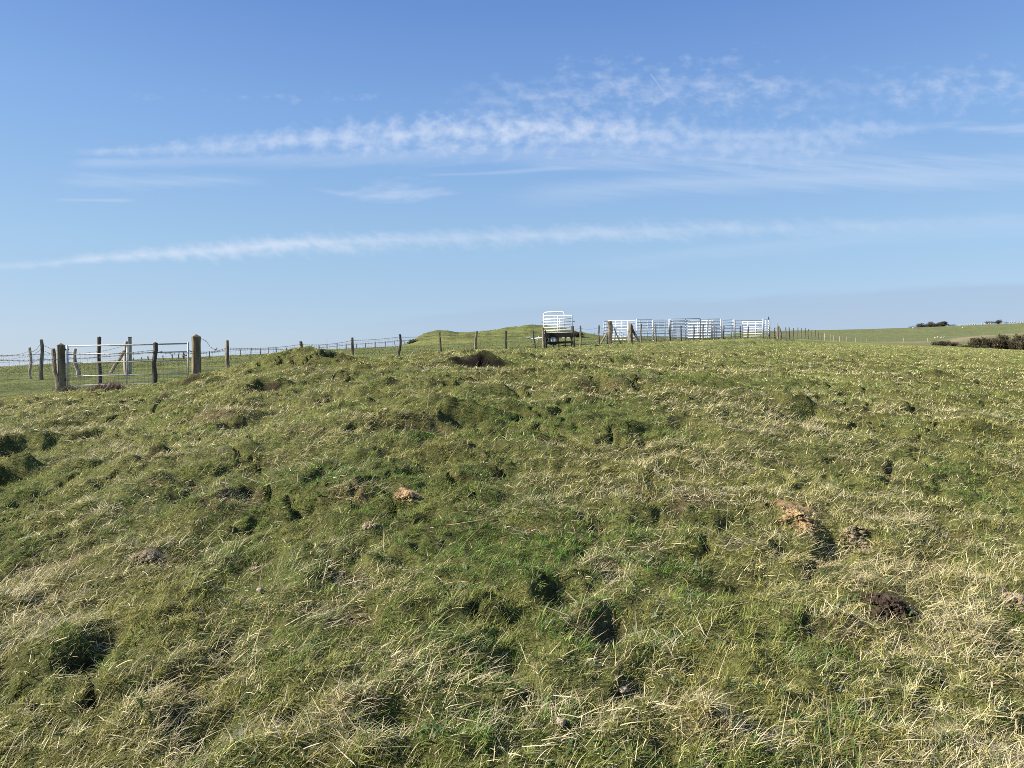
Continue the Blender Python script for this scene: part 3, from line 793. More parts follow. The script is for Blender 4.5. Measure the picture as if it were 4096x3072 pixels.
# low fence along the skyline
r0 = pt(925, 1423, 84); r0[2] = H(r0[0], r0[1])
fence4 = empty('wire_fence', r0, 'low far post and wire fence along the skyline left of the long grass mound', 'wire fence')
sky = [(520, 1432, 70), (536, 1431, 71), (565, 1429, 72), (592, 1426, 73), (620, 1422, 74), (653, 1421, 74.5), (688, 1417, 75), (713, 1416, 75.5), (838, 1404, 78), (903, 1401, 80), (963, 1397, 82), (1003, 1393, 83), (1041, 1392, 84),
       (1074, 1390, 85), (1104, 1389, 86), (1145, 1391, 87), (1178, 1390, 88), (1240, 1385, 89), (1276, 1380, 90), (1310, 1380, 91), (1348, 1372, 92), (1384, 1376, 93), (1424, 1375, 94), (1461, 1372, 95), (1501, 1367, 96), (1540, 1366, 97), (1580, 1363, 98), (1615, 1362, 99)]
st, sf = [], []
for i, (X, yt, D) in enumerate(sky):
    f_, t_ = stake(X, yt, D, .048 if i % 3 else .07, fence4, r0, M['wood_dark' if i % 3 else 'wood'], X + rng.normal(0, 1.5), seed=200 + i, bend=.02, n=6)
    st.append(t_); sf.append(f_)
wire_run('barbed_wire', [t_ - [0, 0, .12] for t_ in st], .006, .05, fence4, r0, M['wire'], n=4)
wire_run('barbed_wire', [t_ - [0, 0, .5] for t_ in st], .005, .05, fence4, r0, M['wire'], n=4)

# wooden cross piece on the ridge
wloc = pt(735, 1440, 72); wloc[2] = H(wloc[0], wloc[1])
wm = empty('timber_stand', wloc, 'small dark post with a crossbar on the ridge left of the right gatepost', 'timber post')
mb = MB(); mb.post(wloc - [0, 0, .2], pt(734, 1409, 72), .09, 7, 3, .01); mb.build('upright', M['wood_dark'], wm, loc=wloc)
mb = MB(); mb.tube([pt(728, 1424, 71.8), pt(750, 1421, 71.8)], .07, 6); mb.build('crossbar', M['wood_dark'], wm, loc=wloc)

# ------------------------------------------------------------------ gate and its posts
def gate_post(X0, X1, ytop, yapex, D, label, rz, seed):
    a = pt(X0, ytop, D); b_ = pt(X1, ytop, D)
    wdt = (b_[0] - a[0]); s = wdt / (abs(cos(rz)) + abs(sin(rz)))
    cx = (a[0] + b_[0]) / 2; zt = a[2]; za = pt(X0, yapex, D)[2]; zb = H(cx, D) - .35
    R = np.random.default_rng(seed)
    mb = MB(); V = []; lev = 9; h = s / 2
    ring = [(-1, -1), (0, -1.0), (1, -1), (1, 0), (1, 1), (0, 1), (-1, 1), (-1, 0)]
    for k in range(lev):
        t = k / (lev - 1); z = zb + (zt - zb) * t
        for (px, py_) in ring:
            q = h * (1.03 - .05 * t)
            e = .94 if px and py_ else 1.0
            X_, Y_ = px * q * e + R.normal(0, .004), py_ * q * e + R.normal(0, .004)
            V.append([cx + X_ * cos(rz) - Y_ * sin(rz), D + X_ * sin(rz) + Y_ * cos(rz), z])
    n = 8
    V.append([cx, D, za])
    F = [(k*n + j, k*n + (j+1) % n, (k+1)*n + (j+1) % n, (k+1)*n + j) for k in range(lev - 1) for j in range(n)]
    F += [((lev-1)*n + j, (lev-1)*n + (j+1) % n, lev * n) for j in range(n)]
    mb.add(V, F)
    loc = np.array([cx, D, zb + .35])
    o = mb.build('gate_post', M['gatewood'], None, loc=loc)
    tag(o, label, 'gate post', 'oak posts of the field gate')
    return o
gate_post(224, 264, 1381, 1372, 20.2, 'squat square oak gatepost at the left end of the metal gate', radians(38), 1)
gate_post(763, 806, 1347, 1336, 20.3, 'tall cracked square oak gatepost at the right end of the metal gate', radians(38), 2)

gl = pt(270, 1545, 20.15); gr = pt(752, 1535, 20.4)
gate = empty('metal_gate', gl, 'galvanised tubular field gate hung between two square oak posts', 'gate')
def gpt(t, ya, yb): return pt(270 + (752 - 270) * t, ya + (yb - ya) * t, 20.15 + .25 * t)
for ya, yb, r in ((1384, 1374, .021), (1418, 1406, .015), (1451, 1441, .015), (1504, 1494, .015), (1542, 1531, .016)):
    mb = MB(); mb.tube([gpt(0, ya, yb), gpt(.5, ya, yb) - [0, 0, .006], gpt(1, ya, yb)], r, 8); mb.build('rail', M['zinc'], gate, smooth=True, loc=gl)
for t, r, mt in ((0.0, .026, 'steel'), (1.0, .026, 'steel')):
    mb = MB(); mb.tube([gpt(t, 1381, 1369), gpt(t, 1546, 1536)], r, 8); mb.build('stile', M[mt], gate, smooth=True, loc=gl)
mb = MB(); mb.tube([gpt(.492, 1384, 1374), gpt(.492, 1542, 1531)], .016, 8); mb.build('centre_bar', M['steel'], gate, smooth=True, loc=gl)
for yy in (1398, 1520):
    mb = MB(); mb.tube([gpt(-.022, yy, yy), gpt(0.012, yy, yy)], .014, 6); mb.tube([gpt(-.02, yy - 4, yy), gpt(-.02, yy + 4, yy)], .022, 6); mb.build('hinge', M['rust'], gate, loc=gl)
mb = MB(); mb.tube([gpt(1.0, 1404, 1402), gpt(1.02, 1404, 1404), gpt(1.035, 1404, 1409)], .012, 6); mb.build('latch', M['rust'], gate, loc=gl)
nb_ = MB()
for i in range(6):
    h = i / 5; nb_.tube([gpt(0.01, 1452 + 84 * h, 1442 + 84 * h), gpt(.99, 1452 + 84 * h, 1442 + 84 * h)], .0032, 3, False)
for i in range(32):
    t = (i + .5) / 32; nb_.tube([gpt(t, 1450, 1440), gpt(t, 1540, 1530)], .0030, 3, False)
nb_.build('mesh_infill', M['net'], gate, loc=gl)

# ------------------------------------------------------------------ stile
sl = pt(2236, 1400, 39); sl[2] = H(sl[0], sl[1])
stile = empty('wooden_stile', sl, 'black timber stile with boards set in the fence line below white hurdles', 'stile')
def sbox(Xa, Xb, ya, yb, D, dep, nm, mt, tilt=0):
    a = pt(Xa, ya, D); b_ = pt(Xb, yb, D)
    mb = MB(); mb.box([(a[0]+b_[0])/2, D, (a[2]+b_[2])/2], [abs(b_[0]-a[0]), dep, abs(b_[2]-a[2])], tilt=tilt); return mb.build(nm, M[mt], stile, loc=sl)
for Xb_, Xt_, yt, D, r, mt in ((2176, 2172, 1312, 38.7, .075, 'wood'), (2294, 2290, 1306, 38.9, .085, 'wood_dark')):
    b_ = pt(Xb_, 1400, D); t_ = pt(Xt_, yt, D); mb = MB(); mb.post([b_[0], D, H(b_[0], D) - .3], t_, r, 10, int(Xb_), .012); mb.build('end_post', M[mt], stile, loc=sl)
for Xb_, Xt_, yt, D, r in ((2187, 2182, 1322, 39.05, .05), (2213, 2211, 1345, 39.5, .035), (2236, 2234, 1345, 39.5, .035), (2262, 2260, 1345, 39.5, .035), (2290, 2284, 1340, 39.4, .05)):
    b_ = pt(Xb_, 1400, D); t_ = pt(Xt_, yt, D); mb = MB(); mb.post([b_[0], D, H(b_[0], D) - .3], t_, r, 7, int(Xb_), .008); mb.build('leg', M['wood_black'], stile, loc=sl)
sbox(2179, 2293, 1334, 1348, 38.85, .06, 'top_board', 'wood_black', tilt=radians(-.7))
sbox(2180, 2294, 1331, 1334, 39.1, .45, 'cap_board', 'wood_black', tilt=radians(-.7))
sbox(2182, 2293, 1366, 1375, 38.85, .06, 'lower_board', 'wood_black', tilt=radians(-2.2))
sbox(2184, 2292, 1372, 1374.5, 39.15, .28, 'step', 'wood_black', tilt=radians(-2.2))

# ------------------------------------------------------------------ hurdle trailer behind the stile
DT = 44.0
tl = pt(2225, 1375, DT); tl[2] = H(tl[0], tl[1])
trailer = empty('flatbed_trailer', tl, 'small white farm trailer parked behind the stile, drawbar pointing left', 'trailer')
wz = H(tl[0], DT)
for X, dy, s in ((2212, -.35, 1), (2212, 1.25, 1)):
    c = pt(X, 1355, DT); c[1] = DT + dy
    R0 = .26; c[2] = H(c[0], c[1]) + R0 + .12
    ring = [c + [R0 * cos(a), 0, R0 * sin(a)] for a in np.linspace(0, 2 * pi, 21)]
    mb = MB(); mb.tube(ring, .075, 8, False); o = mb.build('tyre', M['rubber'], trailer, smooth=True, loc=tl)
    mb = MB(); mb.tube([c - [0, .07, 0], c - [0, .03, 0], c + [0, .05, 0]], [.10, .19, .19], 14); mb.build('rim', M['rim'], o)
    q = o.children[0]
    for v in q.data.vertices: v.co -= __import__('mathutils').Vector(tl)
    mb = MB(); mb.tube([c + [(R0 + .13) * cos(a), 0, (R0 + .13) * sin(a)] for a in np.linspace(.25 * pi, .75 * pi, 9)], .02, 5)
    ring = np.array([[c[0] + (R0 + .14) * cos(a), c[1], c[2] + (R0 + .14) * sin(a)] for a in np.linspace(.15 * pi, .85 * pi, 9)])
    V = np.concatenate([ring - [0, .12, 0], ring + [0, .12, 0]]); mb.add(V, [(i, i + 1, i + 10, i + 9) for i in range(8)])
    mb.build('mudguard', M['zinc'], trailer, loc=tl)
zb_ = pt(2225, 1344, DT)[2]
mb = MB()
xa, xb = pt(2172, 1344, DT)[0], pt(2292, 1344, DT)[0]
mb.box([(xa + xb) / 2, DT - .25, zb_], [xb - xa, .06, .10]); mb.box([(xa + xb) / 2, DT + 1.15, zb_], [xb - xa, .06, .10])
for t in (0, .33, .66, 1): mb.box([xa + .03 + (xb - xa - .06) * t, DT + .45, zb_ - .002], [.058, 1.337, .09])
mb.build('chassis', M['steel_grey'], trailer, loc=tl)
mb = MB(); mb.box([(xa + xb) / 2, DT + .45, zb_ + .075], [xb - xa - .01, 1.46, .045]); mb.build('deck', M['wood_dark'], trailer, loc=tl)
mb = MB(); a = pt(2126, 1355, DT + .4); b_ = pt(2176, 1352, DT + .4); mb.tube([a, b_], .055, 6); mb.tube([a, pt(2180, 1350, DT - .1)], .035, 6); mb.build('drawbar', M['white'], trailer, loc=tl)
mb = MB(); mb.tube([pt(2104, 1350, DT + .4), pt(2113, 1352, DT + .4), pt(2126, 1355, DT + .4)], [.05, .06, .05], 7); mb.build('hitch', M['steel'], trailer, loc=tl)
mb = MB(); mb.tube([pt(2119, 1346, DT + .35), pt(2129, 1351, DT + .4)], .02, 5); mb.build('handbrake', M['white'], trailer, loc=tl)
mb = MB(); j = pt(2150, 1350, DT + .4); mb.tube([pt(2157, 1343, DT + .4), pt(2151, 1352, DT + .4)], .018, 5); mb.tube([pt(2150, 1352, DT + .4), pt(2150, 1369, DT + .4)], .06, 8); mb.build('jockey_stand', M['white'], trailer, loc=tl)
for X in (2255, 2273):
    mb = MB(); mb.box(pt(X, 1351, DT - .32), [.16, .05, .09]); mb.build('rear_lamp', M['white'], trailer, loc=tl)


def hurdle(segs, loc, label, name='cattle_hurdle', group=None):
    """segs: list of (part name, points, radius, material)"""
    e = empty(name, loc, label, 'cattle hurdle', group)
    for nm, P, r, mt in segs:
        mb = MB(); mb.tube(P, r, 6); mb.build(nm, M[mt], e, smooth=True, loc=loc)
    return e
def P2(X, Y, D): return pt(X, Y, D + .55 - (X - 2176) / 114 * .85)   # both stand slightly askew on the deck
D1 = DT + .75
loc = P2(2215, 1338, D1)
fr = [P2(2174, 1338, D1), P2(2174, 1262, D1), P2(2176, 1255, D1), P2(2181, 1250, D1), P2(2190, 1249, D1), P2(2250, 1246.5, D1), P2(2255, 1249, D1), P2(2258, 1256, D1), P2(2258, 1338, D1)]
segs = [('frame', fr, .042, 'white'), ('upright', [P2(2217, 1264, D1), P2(2217, 1336, D1)], .022, 'white'), ('upright', [P2(2239, 1276, D1), P2(2240, 1336, D1)], .02, 'white')]
for ya in (1277, 1288, 1299, 1310, 1322, 1333): segs.append(('rail', [P2(2174, ya, D1), P2(2258, ya - 2.2, D1)], .026, 'white'))
hurdle(segs, loc, 'tall round cornered white hurdle standing on the trailer behind the other one', group='hurdles loaded on the trailer')
D2 = DT - .15
loc = P2(2232, 1338, D2)
segs = [('frame', [P2(2176, 1337, D2), P2(2176, 1264.5, D2), P2(2288, 1261, D2), P2(2290, 1332, D2)], .042, 'white'), ('upright', [P2(2231, 1263, D2), P2(2231, 1334, D2)], .036, 'white')]
for ya, yb in ((1277, 1273.5), (1288, 1285), (1299, 1295.5), (1310, 1307.5), (1322, 1319), (1333, 1330)):
    segs.append(('rail', [P2(2175, ya, D2), P2(2289, yb, D2)], .037, 'white'))
hurdle(segs, loc, 'wide square cornered white hurdle leaning at the front of the trailer load', group='hurdles loaded on the trailer')
o = MB(); o.tube([P2(2166, 1288.5, D2 + .3), P2(2299, 1285.5, D2 + .3)], .022, 6)
o = o.build('steel_rod', M['black_metal'], None, loc=P2(2232, 1287, D2 + .3)); tag(o, 'dark steel rod lying across the white hurdles on the trailer', 'steel rod')

# ------------------------------------------------------------------ cattle pens
def pen(label, X0, X1, yt0, yt1, D0, D1_, yb0, yb1, n, ups, mt, r=.026, ru=.03, feet=True, group='hurdles of the cattle pens'):
    def q(t, f):     # t along, f 0 top .. 1 bottom
        D = D0 + (D1_ - D0) * t
        u0 = ray(X0, 1400)[0]; u1 = ray(X1, 1400)[0]
        x = u0 * D0 + (u1 * D1_ - u0 * D0) * t
        s = ray(2048, (yt0 + (yt1 - yt0) * t) * (1 - f) + (yb0 + (yb1 - yb0) * t) * f)[1]
        return np.array([x, D, EYE + float(s) * D])
    loc = q(.5, 1)
    segs = [('frame', [q(0, 1.0), q(0, 0), q(1, 0), q(1, 1.0)], ru, mt)]
    for i in range(1, n): segs.append(('rail', [q(0, i / (n - .5)), q(1, i / (n - .5))], r, mt))
    for t in ups: segs.append(('upright', [q(t, 0), q(t, 1)], ru * .9, mt))
    return hurdle(segs, loc, label, group=group)
pen('narrow dull hurdle set end on at the left end of the cattle pens', 2414, 2431, 1286, 1285, 52, 55, 1366, 1364, 7, [.5], 'steel_grey')
pen('broad bright white hurdle behind the two thick strainer posts', 2433, 2541, 1282, 1281.5, 54.0, 52.6, 1365, 1364, 8, [.27, .49, .72], 'white', .031, .037)
pen('grey hurdle with a white hinge post right of the broad white hurdle', 2546, 2611, 1279, 1279, 54, 57, 1363, 1362, 8, [.2], 'steel_grey')
pen('grey hurdle between the first and second white uprights of the long row', 2613, 2659, 1280, 1280, 56, 57, 1362, 1361, 8, [], 'steel_grey')
pen('short grey hurdle closing the left pen before the taller row', 2660, 2679, 1280, 1279, 56, 56, 1361, 1361, 8, [.0], 'steel_grey')
pen('tallest grey hurdle standing left of centre in the pen row', 2682, 2799, 1275, 1274.5, 56, 57, 1360, 1359, 8, [.51], 'steel_grey', .028, .034)
pen('tall grey hurdle joined right of the tallest one', 2801, 2885, 1276, 1276, 57, 58, 1358, 1357, 8, [.98], 'steel_grey', .028, .034)
pen('thin grey hurdle at the back of the left pen', 2590, 2700, 1284, 1284, 66, 68, 1356, 1355, 6, [.4, .85], 'steel_grey', .022, .026)
pen('thin grey hurdle at the back of the middle pen', 2690, 2760, 1283, 1282, 63, 66, 1357, 1356, 7, [.5], 'steel_grey', .022, .026)
pen('bright white hurdle with thick rails seen through the tallest grey hurdle', 2752, 2798, 1284, 1285, 60.9, 59.6, 1357, 1355, 7, [.85], 'white', .035, .036)
pen('white hurdle at the middle of the pens behind the joined tall hurdles', 2802, 2844, 1284, 1282, 61.8, 60.5, 1355, 1354, 7, [.6], 'white', .035, .036)
pen('narrow white hurdle turned end on in the middle pen', 2828, 2846, 1279, 1281, 60, 66, 1356, 1353, 7, [.5], 'zinc', .03, .03)
pen('pale narrow hurdle just left of the white corner upright', 2850, 2883, 1280, 1280, 62, 63, 1355, 1354, 7, [.45], 'zinc', .024, .03)
pen('grey hurdle right of the white corner upright in the gap of open sky', 2889, 2933, 1281, 1279, 59, 60.5, 1355, 1353, 7, [.0], 'steel_grey', .026, .032)
pen('long grey hurdle reaching behind the low white hurdle on the right', 2937, 3050, 1282, 1281.5, 62, 63.5, 1352, 1350, 7, [.04], 'steel_grey')
pen('low white hurdle in front of a grey one near the right end of the pens', 2970, 3049, 1286, 1285, 62.2, 60.6, 1350, 1349, 7, [.27, .68], 'white', .033, .037)
pen('white hurdle turned end on at the right end of the pens', 3053, 3073, 1278, 1279, 62, 66, 1349, 1347, 8, [.4], 'white', .032, .034)
pen('small white hurdle at the far right corner of the pens', 3074, 3079, 1283, 1284, 63, 67, 1348, 1347, 8, [], 'white', .03, .03)
for X, yt, D, lb, mt in ((2546, 1276, 53.6, 'slim white gate upright beside the broad white hurdle', 'white'), (2610, 1279, 55, 'slim white upright in the middle of the left pen row', 'white'),
                     (2677, 1276, 55.6, 'slim white upright at the left side of the tallest grey hurdle', 'white'), (2884, 1275, 57.6, 'slim white corner upright right of the tall hurdles', 'white'),
                     (2933, 1278, 60, 'slim white upright between open gap and long grey hurdle', 'white'), (3052, 1275, 61.8, 'slim grey upright left of the end on white hurdle', 'steel')):
    b_ = pt(X, 1360, D); zb2 = H(b_[0], D); t_ = pt(X, yt, D)
    up_ = empty('pen_upright', [b_[0], D, zb2], lb, 'pen upright', 'uprights of the cattle pens')
    mb = MB(); mb.tube([[b_[0], D, zb2 - .1], t_], .042, 8); mb.build('tube', M[mt], up_, smooth=True, loc=[b_[0], D, zb2])
    mb = MB(); mb.tube([[b_[0] - .02, D, zb2 + .02], [b_[0] + .10, D - .02, zb2 + .03]], .04, 6); mb.build('foot', M[mt], up_, loc=[b_[0], D, zb2])
# bird on the end upright
bl = pt(3075, 1277, 62.5)
bird = empty('bird', bl, 'small dark bird perched upright on the right end of the pens', 'bird')
mb = MB(); mb.tube([bl + [0.0, 0, -.02], bl + [0, 0, .03], bl + [-.01, 0, .10], bl + [-.02, 0, .16], bl + [-.03, 0, .20], bl + [-.035, 0, .235]], [.012, .045, .055, .04, .03, .012], 8); mb.tube([bl + [-.04, 0, .20], bl + [-.085, 0, .195]], [.014, .003], 5); mb.tube([bl + [.01, 0, .03], bl + [.06, 0, -.08]], [.03, .012], 5)
mb.build('body', M['black_metal'], bird, smooth=True, loc=bl)
mb = MB(); mb.tube([bl + [0, 0, -.09], bl + [0, 0, .0]], .008, 5); mb.build('leg', M['black_metal'], bird, loc=bl)

# ------------------------------------------------------------------ sheep
def sheep_mesh(graze):
    bm_v = []; bm_e = []; rad = []
    def v(p, r): bm_v.append(p); rad.append(r); return len(bm_v) - 1
    def e(a, b_): bm_e.append((a, b_))
    hip = v((-.42, 0, .68), .24); mid = v((-.05, 0, .69), .27); sh = v((.32, 0, .70), .24)
    e(hip, mid); e(mid, sh)
    tail = v((-.66, 0, .62), .05); e(hip, tail)
    if graze: nk = v((.55, 0, .52), .13); hd = v((.68, 0, .26), .10); nz = v((.76, 0, .10), .06)
    else: nk = v((.52, 0, .88), .13); hd = v((.66, 0, 1.02), .105); nz = v((.82, 0, .94), .06)
    e(sh, nk); e(nk, hd); e(hd, nz)
    for s in (-1, 1):
        ear = v((hd and bm_v[hd][0] - .03, s * .13, bm_v[hd][2] + .04), .03); e(hd, ear)
        for x0, par, back in ((-.46, hip, 1), (.34, sh, 0)):
            a = v((x0, s * .13, .46), .09); k_ = v((x0 + (-.05 if back else .02), s * .13, .26), .045); f_ = v((x0, s * .13, .02), .04)
            e(par, a); e(a, k_); e(k_, f_)
    me = bpy.data.meshes.new('sheep_cage'); me.from_pydata(bm_v, bm_e, [])
    o = bpy.data.objects.new('sheep_cage', me); C.objects.link(o)
    md = o.modifiers.new('s', 'SKIN')
    for i, d in enumerate(me.skin_vertices[0].data): d.radius = (rad[i], rad[i]); d.use_root = (i == 1)
    sb = o.modifiers.new('b', 'SUBSURF'); sb.levels = 1; sb.render_levels = 1
    dg = bpy.context.evaluated_depsgraph_get(); dg.update()
    out = bpy.data.meshes.new_from_object(o.evaluated_get(dg))
    bpy.data.objects.remove(o)
    out.materials.clear(); out.materials.append(M['wool']); out.materials.append(M['sheep_face'])
    for p_ in out.polygons:
        p_.use_smooth = True
        c_ = p_.center
        if (c_.z < .42 and abs(c_.y) > .05) or (c_.x > .62): p_.material_index = 1
    return out
try:
    SM = [sheep_mesh(True), sheep_mesh(False)]
except Exception as ex:
    print('skin failed', ex); raise
flock = [
    (3738, 1354, 1, 80, 'white sheep standing nearest the dark scrub, left end of four together', 'a'), (3748, 1352, 1, -85, 'white sheep facing the camera, second from left of four together', 'a'),
    (3763, 1353, 0, 160, 'white sheep head down, third from left of four together', 'a'), (3775, 1352, 0, 185, 'greyish sheep head down, right end of four together', 'a'),
    (3650, 1315, 1, 0, 'lone white sheep in front of the left low bush on the hilltop', 'b'), (3848, 1314, 0, 60, 'lone white sheep on the hillside right below the hedge end', 'b'),
    (3840, 1304, 0, 180, 'cream sheep lying close to the right end of the hilltop hedge', 'b')]
ordn = ['first', 'second', 'third', 'fourth', 'fifth', 'sixth', 'seventh', 'eighth']
for i, (X, Y) in enumerate([(3871, 1302), (3879, 1300), (3890, 1300), (3897, 1301), (3926, 1300), (3938, 1298), (3954, 1297), (3961, 1297)]):
    flock.append((X, Y, i % 2, 20 + 160 * (i % 2), f'{ordn[i]} skyline sheep from the left, between hedge and round thorn tree', 'c'))
for i, (X, Y) in enumerate([(4036, 1294), (4044, 1291), (4051, 1291), (4058, 1291), (4068, 1291), (4074, 1290), (4082, 1294), (4091, 1289)]):
    flock.append((X, Y, (i + 1) % 2, 190 - 170 * (i % 2), f'{ordn[i]} sheep from the left in the flock right of the leaning thorn tree', 'd'))
def on_hill(X, Y, fallback):
    D = raycast(X, Y, base_height)
    return D if D is not None else fallback
for X, Y, pose, rz, lb, g_ in flock:
    D = on_hill(X, Y, 392)
    if D < 150: D = 385
    x_, y_ = (X - 2048) / FX * D, D
    o = bpy.data.objects.new('sheep', SM[pose]); C.objects.link(o)
    o.location = (x_, y_, H(x_, y_)); o.rotation_euler = (0, 0, radians(rz)); k = .64 * D / 330 * random.uniform(.95, 1.15)
    o.scale = (k, k, k)
    tag(o, lb, 'sheep', 'sheep grazing the far hill')

# ------------------------------------------------------------------ trees and scrub
def foliage(name, blobs, n, size, cols, mat, parent, loc, seed, twig=False):
    """many small faces spread through a set of ellipsoids (centre, radii)"""
    R = np.random.default_rng(seed)
    vol = np.array([b_[1][0] * b_[1][1] * b_[1][2] for b_ in blobs]); vol = vol ** .67; vol /= vol.sum()
    V, Cc, loops, starts = [], [], [], []
    bi = R.choice(len(blobs), n, p=vol)
    cen = np.array([b_[0] for b_ in blobs])[bi]; rad = np.array([b_[1] for b_ in blobs])[bi]
    d = R.normal(0, 1, (n, 3)); d /= np.linalg.norm(d, axis=1)[:, None]
    q = R.random(n) ** .45
    bump = 1 + .28 * np.sin(d[:, 0] * 7 + bi) * np.sin(d[:, 1] * 6 + bi * 2) + .2 * np.sin(d[:, 2] * 9 + bi)
    p = cen + d * rad * (q * bump)[:, None]
    ax = R.normal(0, 1, (n, 3)) + (d * 1.3 if twig else 0); ax /= np.linalg.norm(ax, axis=1)[:, None]
    bx = np.cross(ax, R.normal(0, 1, (n, 3))); bx /= np.linalg.norm(bx, axis=1)[:, None]
    l = size * R.uniform(.5, 1.5, n); w = l * (.3 if twig else .45)
    V = np.stack([p - ax * l[:, None] * .5, p + bx * w[:, None] * .5, p + ax * l[:, None] * .5, p - bx * w[:, None] * .5], 1).reshape(-1, 3)
    ci = R.choice(len(cols), n)
    cl = np.array(cols)[ci] * R.uniform(.6, 1.4, n)[:, None]
    o = np_mesh(name, V - np.asarray(loc), np.arange(4 * n), np.arange(n) * 4, mat, np.repeat(cl, 4, 0))
    if parent is not None: o.parent = parent
    return o
TW = [(.065, .055, .046), (.095, .076, .062), (.05, .046, .038), (.08, .07, .046)]
EV = [(.018, .028, .014), (.026, .036, .018), (.03, .032, .02)]
SC = [(.060, .054, .029), (.088, .068, .041), (.046, .046, .023), (.105, .082, .052)]
SG = [(.05, .06, .022), (.07, .075, .03), (.085, .075, .035)]
def plant(name, label, cat, Xa, Xb, ytop, ybot, D, cols, n, group, lean=0.0, tree=False, lobes=3, seed=0, twig=True):
    R = np.random.default_rng(seed)
    a = pt(Xa, ybot, D); b_ = pt(Xb, ybot, D); t = pt(Xa, ytop, D)
    cx = (a[0] + b_[0]) / 2; g0 = H(cx, D)
    zb = min(g0, a[2]); h = t[2] - zb; wd = b_[0] - a[0]
    loc = np.array([cx, D, g0])
    e = empty(name, loc, label, cat, group)
    blobs = []
    for k in range(lobes):
        f = (k + .5) / lobes - .5
        top = (1 - (.12 if 'gorse' in name or 'bramble' in name else .35) * abs(f) * 2) if not lean else 1 - .55 * (.5 - f * np.sign(lean)) 
        hh = h * top * R.uniform(.9, 1.0)
        zc = zb + hh * (.52 if tree else .45)
        blobs.append(((cx + f * wd * .8, D + R.normal(0, .12) * wd, zc), (wd / lobes * R.uniform(.8, 1.25), wd / lobes * .8, hh * (.48 if tree else .55))))
    mb = MB()
    for k in range(3 if tree else 2):
        bb = blobs[min(k, lobes - 1) if lobes > 1 else 0]
        base = np.array([cx + (k - 1) * .12 * wd * .3, D, g0 - .3])
        topc = np.array(bb[0])
        mid = (base + topc) / 2 + [0, 0, .1 * h]
        mb.tube([base, mid, topc + [0, 0, .2 * h]], [.05 * h + .03, .035 * h, .012 * h], 6)
    mb.build('trunk' if tree else 'stem', M['bark'], e, loc=loc)
    foliage('crown' if tree else 'foliage', blobs, n, max(.16, h * (.13 if twig else .1)), cols, M['twig' if twig else 'leaf'], e, loc, seed + 5, twig)
    return e
gT = 'windswept thorns on the far skyline'
DS = 398
plant('thorn_bush', 'lowest dark thorn bush at the left end of the hilltop clump', 'bush', 3634, 3668, 1302, 1313, DS, TW, 1100, gT, lobes=3, seed=1)
plant('thorn_tree', 'domed leafless thorn tree second in the hilltop clump', 'tree', 3668, 3709, 1290, 1312, DS, TW, 3000, gT, tree=True, lobes=3, seed=2)
plant('thorn_tree', 'broad leafless thorn tree in the middle of the hilltop clump', 'tree', 3702, 3742, 1286, 1311, DS + 3, TW, 3000, gT, tree=True, lobes=3, seed=3)
plant('thorn_tree', 'tallest leafless thorn tree of the hilltop clump, sloping to the left', 'tree', 3736, 3788, 1280, 1309, DS, TW, 4000, gT, lean=1, tree=True, lobes=4, seed=4)
plant('hedge', 'low brown hedge trailing right from the hilltop clump', 'hedge', 3784, 3834, 1294, 1306, DS, TW, 1200, gT, lobes=5, seed=5)
plant('thorn_tree', 'small round thorn tree alone above the skyline sheep', 'tree', 3945, 3970, 1281, 1296, DS, TW + EV, 1100, gT, tree=True, lobes=2, seed=6)
plant('thorn_tree', 'leaning wedge shaped thorn tree left of the large flock', 'tree', 3979, 4008, 1274, 1293, DS, TW + EV, 1400, gT, lean=1, tree=True, lobes=3, seed=7)
plant('hedge', 'very low hedge right of the leaning thorn tree', 'hedge', 4006, 4042, 1286, 1293, DS, TW, 700, gT, lobes=4, seed=8)
plant('evergreen_bush', 'leftmost of three dark bushes on the skyline above the fence', 'bush', 3400, 3422, 1319, 1325, DS, EV, 600, gT, lobes=2, seed=9, twig=False)
plant('evergreen_bush', 'middle of three dark bushes on the skyline above the fence', 'bush', 3424, 3465, 1317, 1325, DS, EV, 900, gT, lobes=4, seed=10, twig=False)
plant('evergreen_bush', 'rightmost and longest of three dark skyline bushes above the fence', 'bush', 3466, 3516, 1315, 1324, DS, EV, 1000, gT, lean=1, lobes=4, seed=11, twig=False)
gS = 'scrub in the hollow at the right edge'
plant('gorse_bush', 'low dark scrub filling the gap behind the long scrub bush', 'bush', 3900, 4010, 1352, 1390, 172, SC, 3600, gS, lobes=7, seed=31, twig=False)
plant('gorse_bush', 'low dark scrub joining the middle bush to the one at the right edge', 'bush', 4000, 4080, 1358, 1402, 160, SC, 3200, gS, lobes=6, seed=32, twig=False)
plant('gorse_bush', 'rounded dark brown bush below the group of four sheep', 'bush', 3731, 3804, 1360, 1384, 150, SC, 3600, gS, lobes=6, seed=21, twig=False)
plant('gorse_bush', 'small brown bush right of the rounded dark brown one', 'bush', 3800, 3832, 1367, 1386, 150, SC, 1300, gS, lobes=2, seed=22, twig=False)
plant('bramble', 'low green bramble strip in front of the long scrub', 'bramble', 3832, 3950, 1377, 1394, 135, SG, 2600, gS, lobes=6, seed=23, twig=False)
plant('gorse_bush', 'long dark scrub bush, leftmost of the big scrub mass', 'bush', 3874, 3994, 1347, 1394, 160, SC, 7000, gS, lobes=8, seed=24, twig=False)
plant('gorse_bush', 'dense dark green bush in the middle of the big scrub mass', 'bush', 3968, 4044, 1354, 1400, 150, SC, 6000, gS, lobes=6, seed=25, twig=False)
plant('gorse_bush', 'large dark bush cut by the right edge of the picture', 'bush', 4032, 4170, 1356, 1406, 148, SC, 7500, gS, lobes=8, seed=26, twig=False)
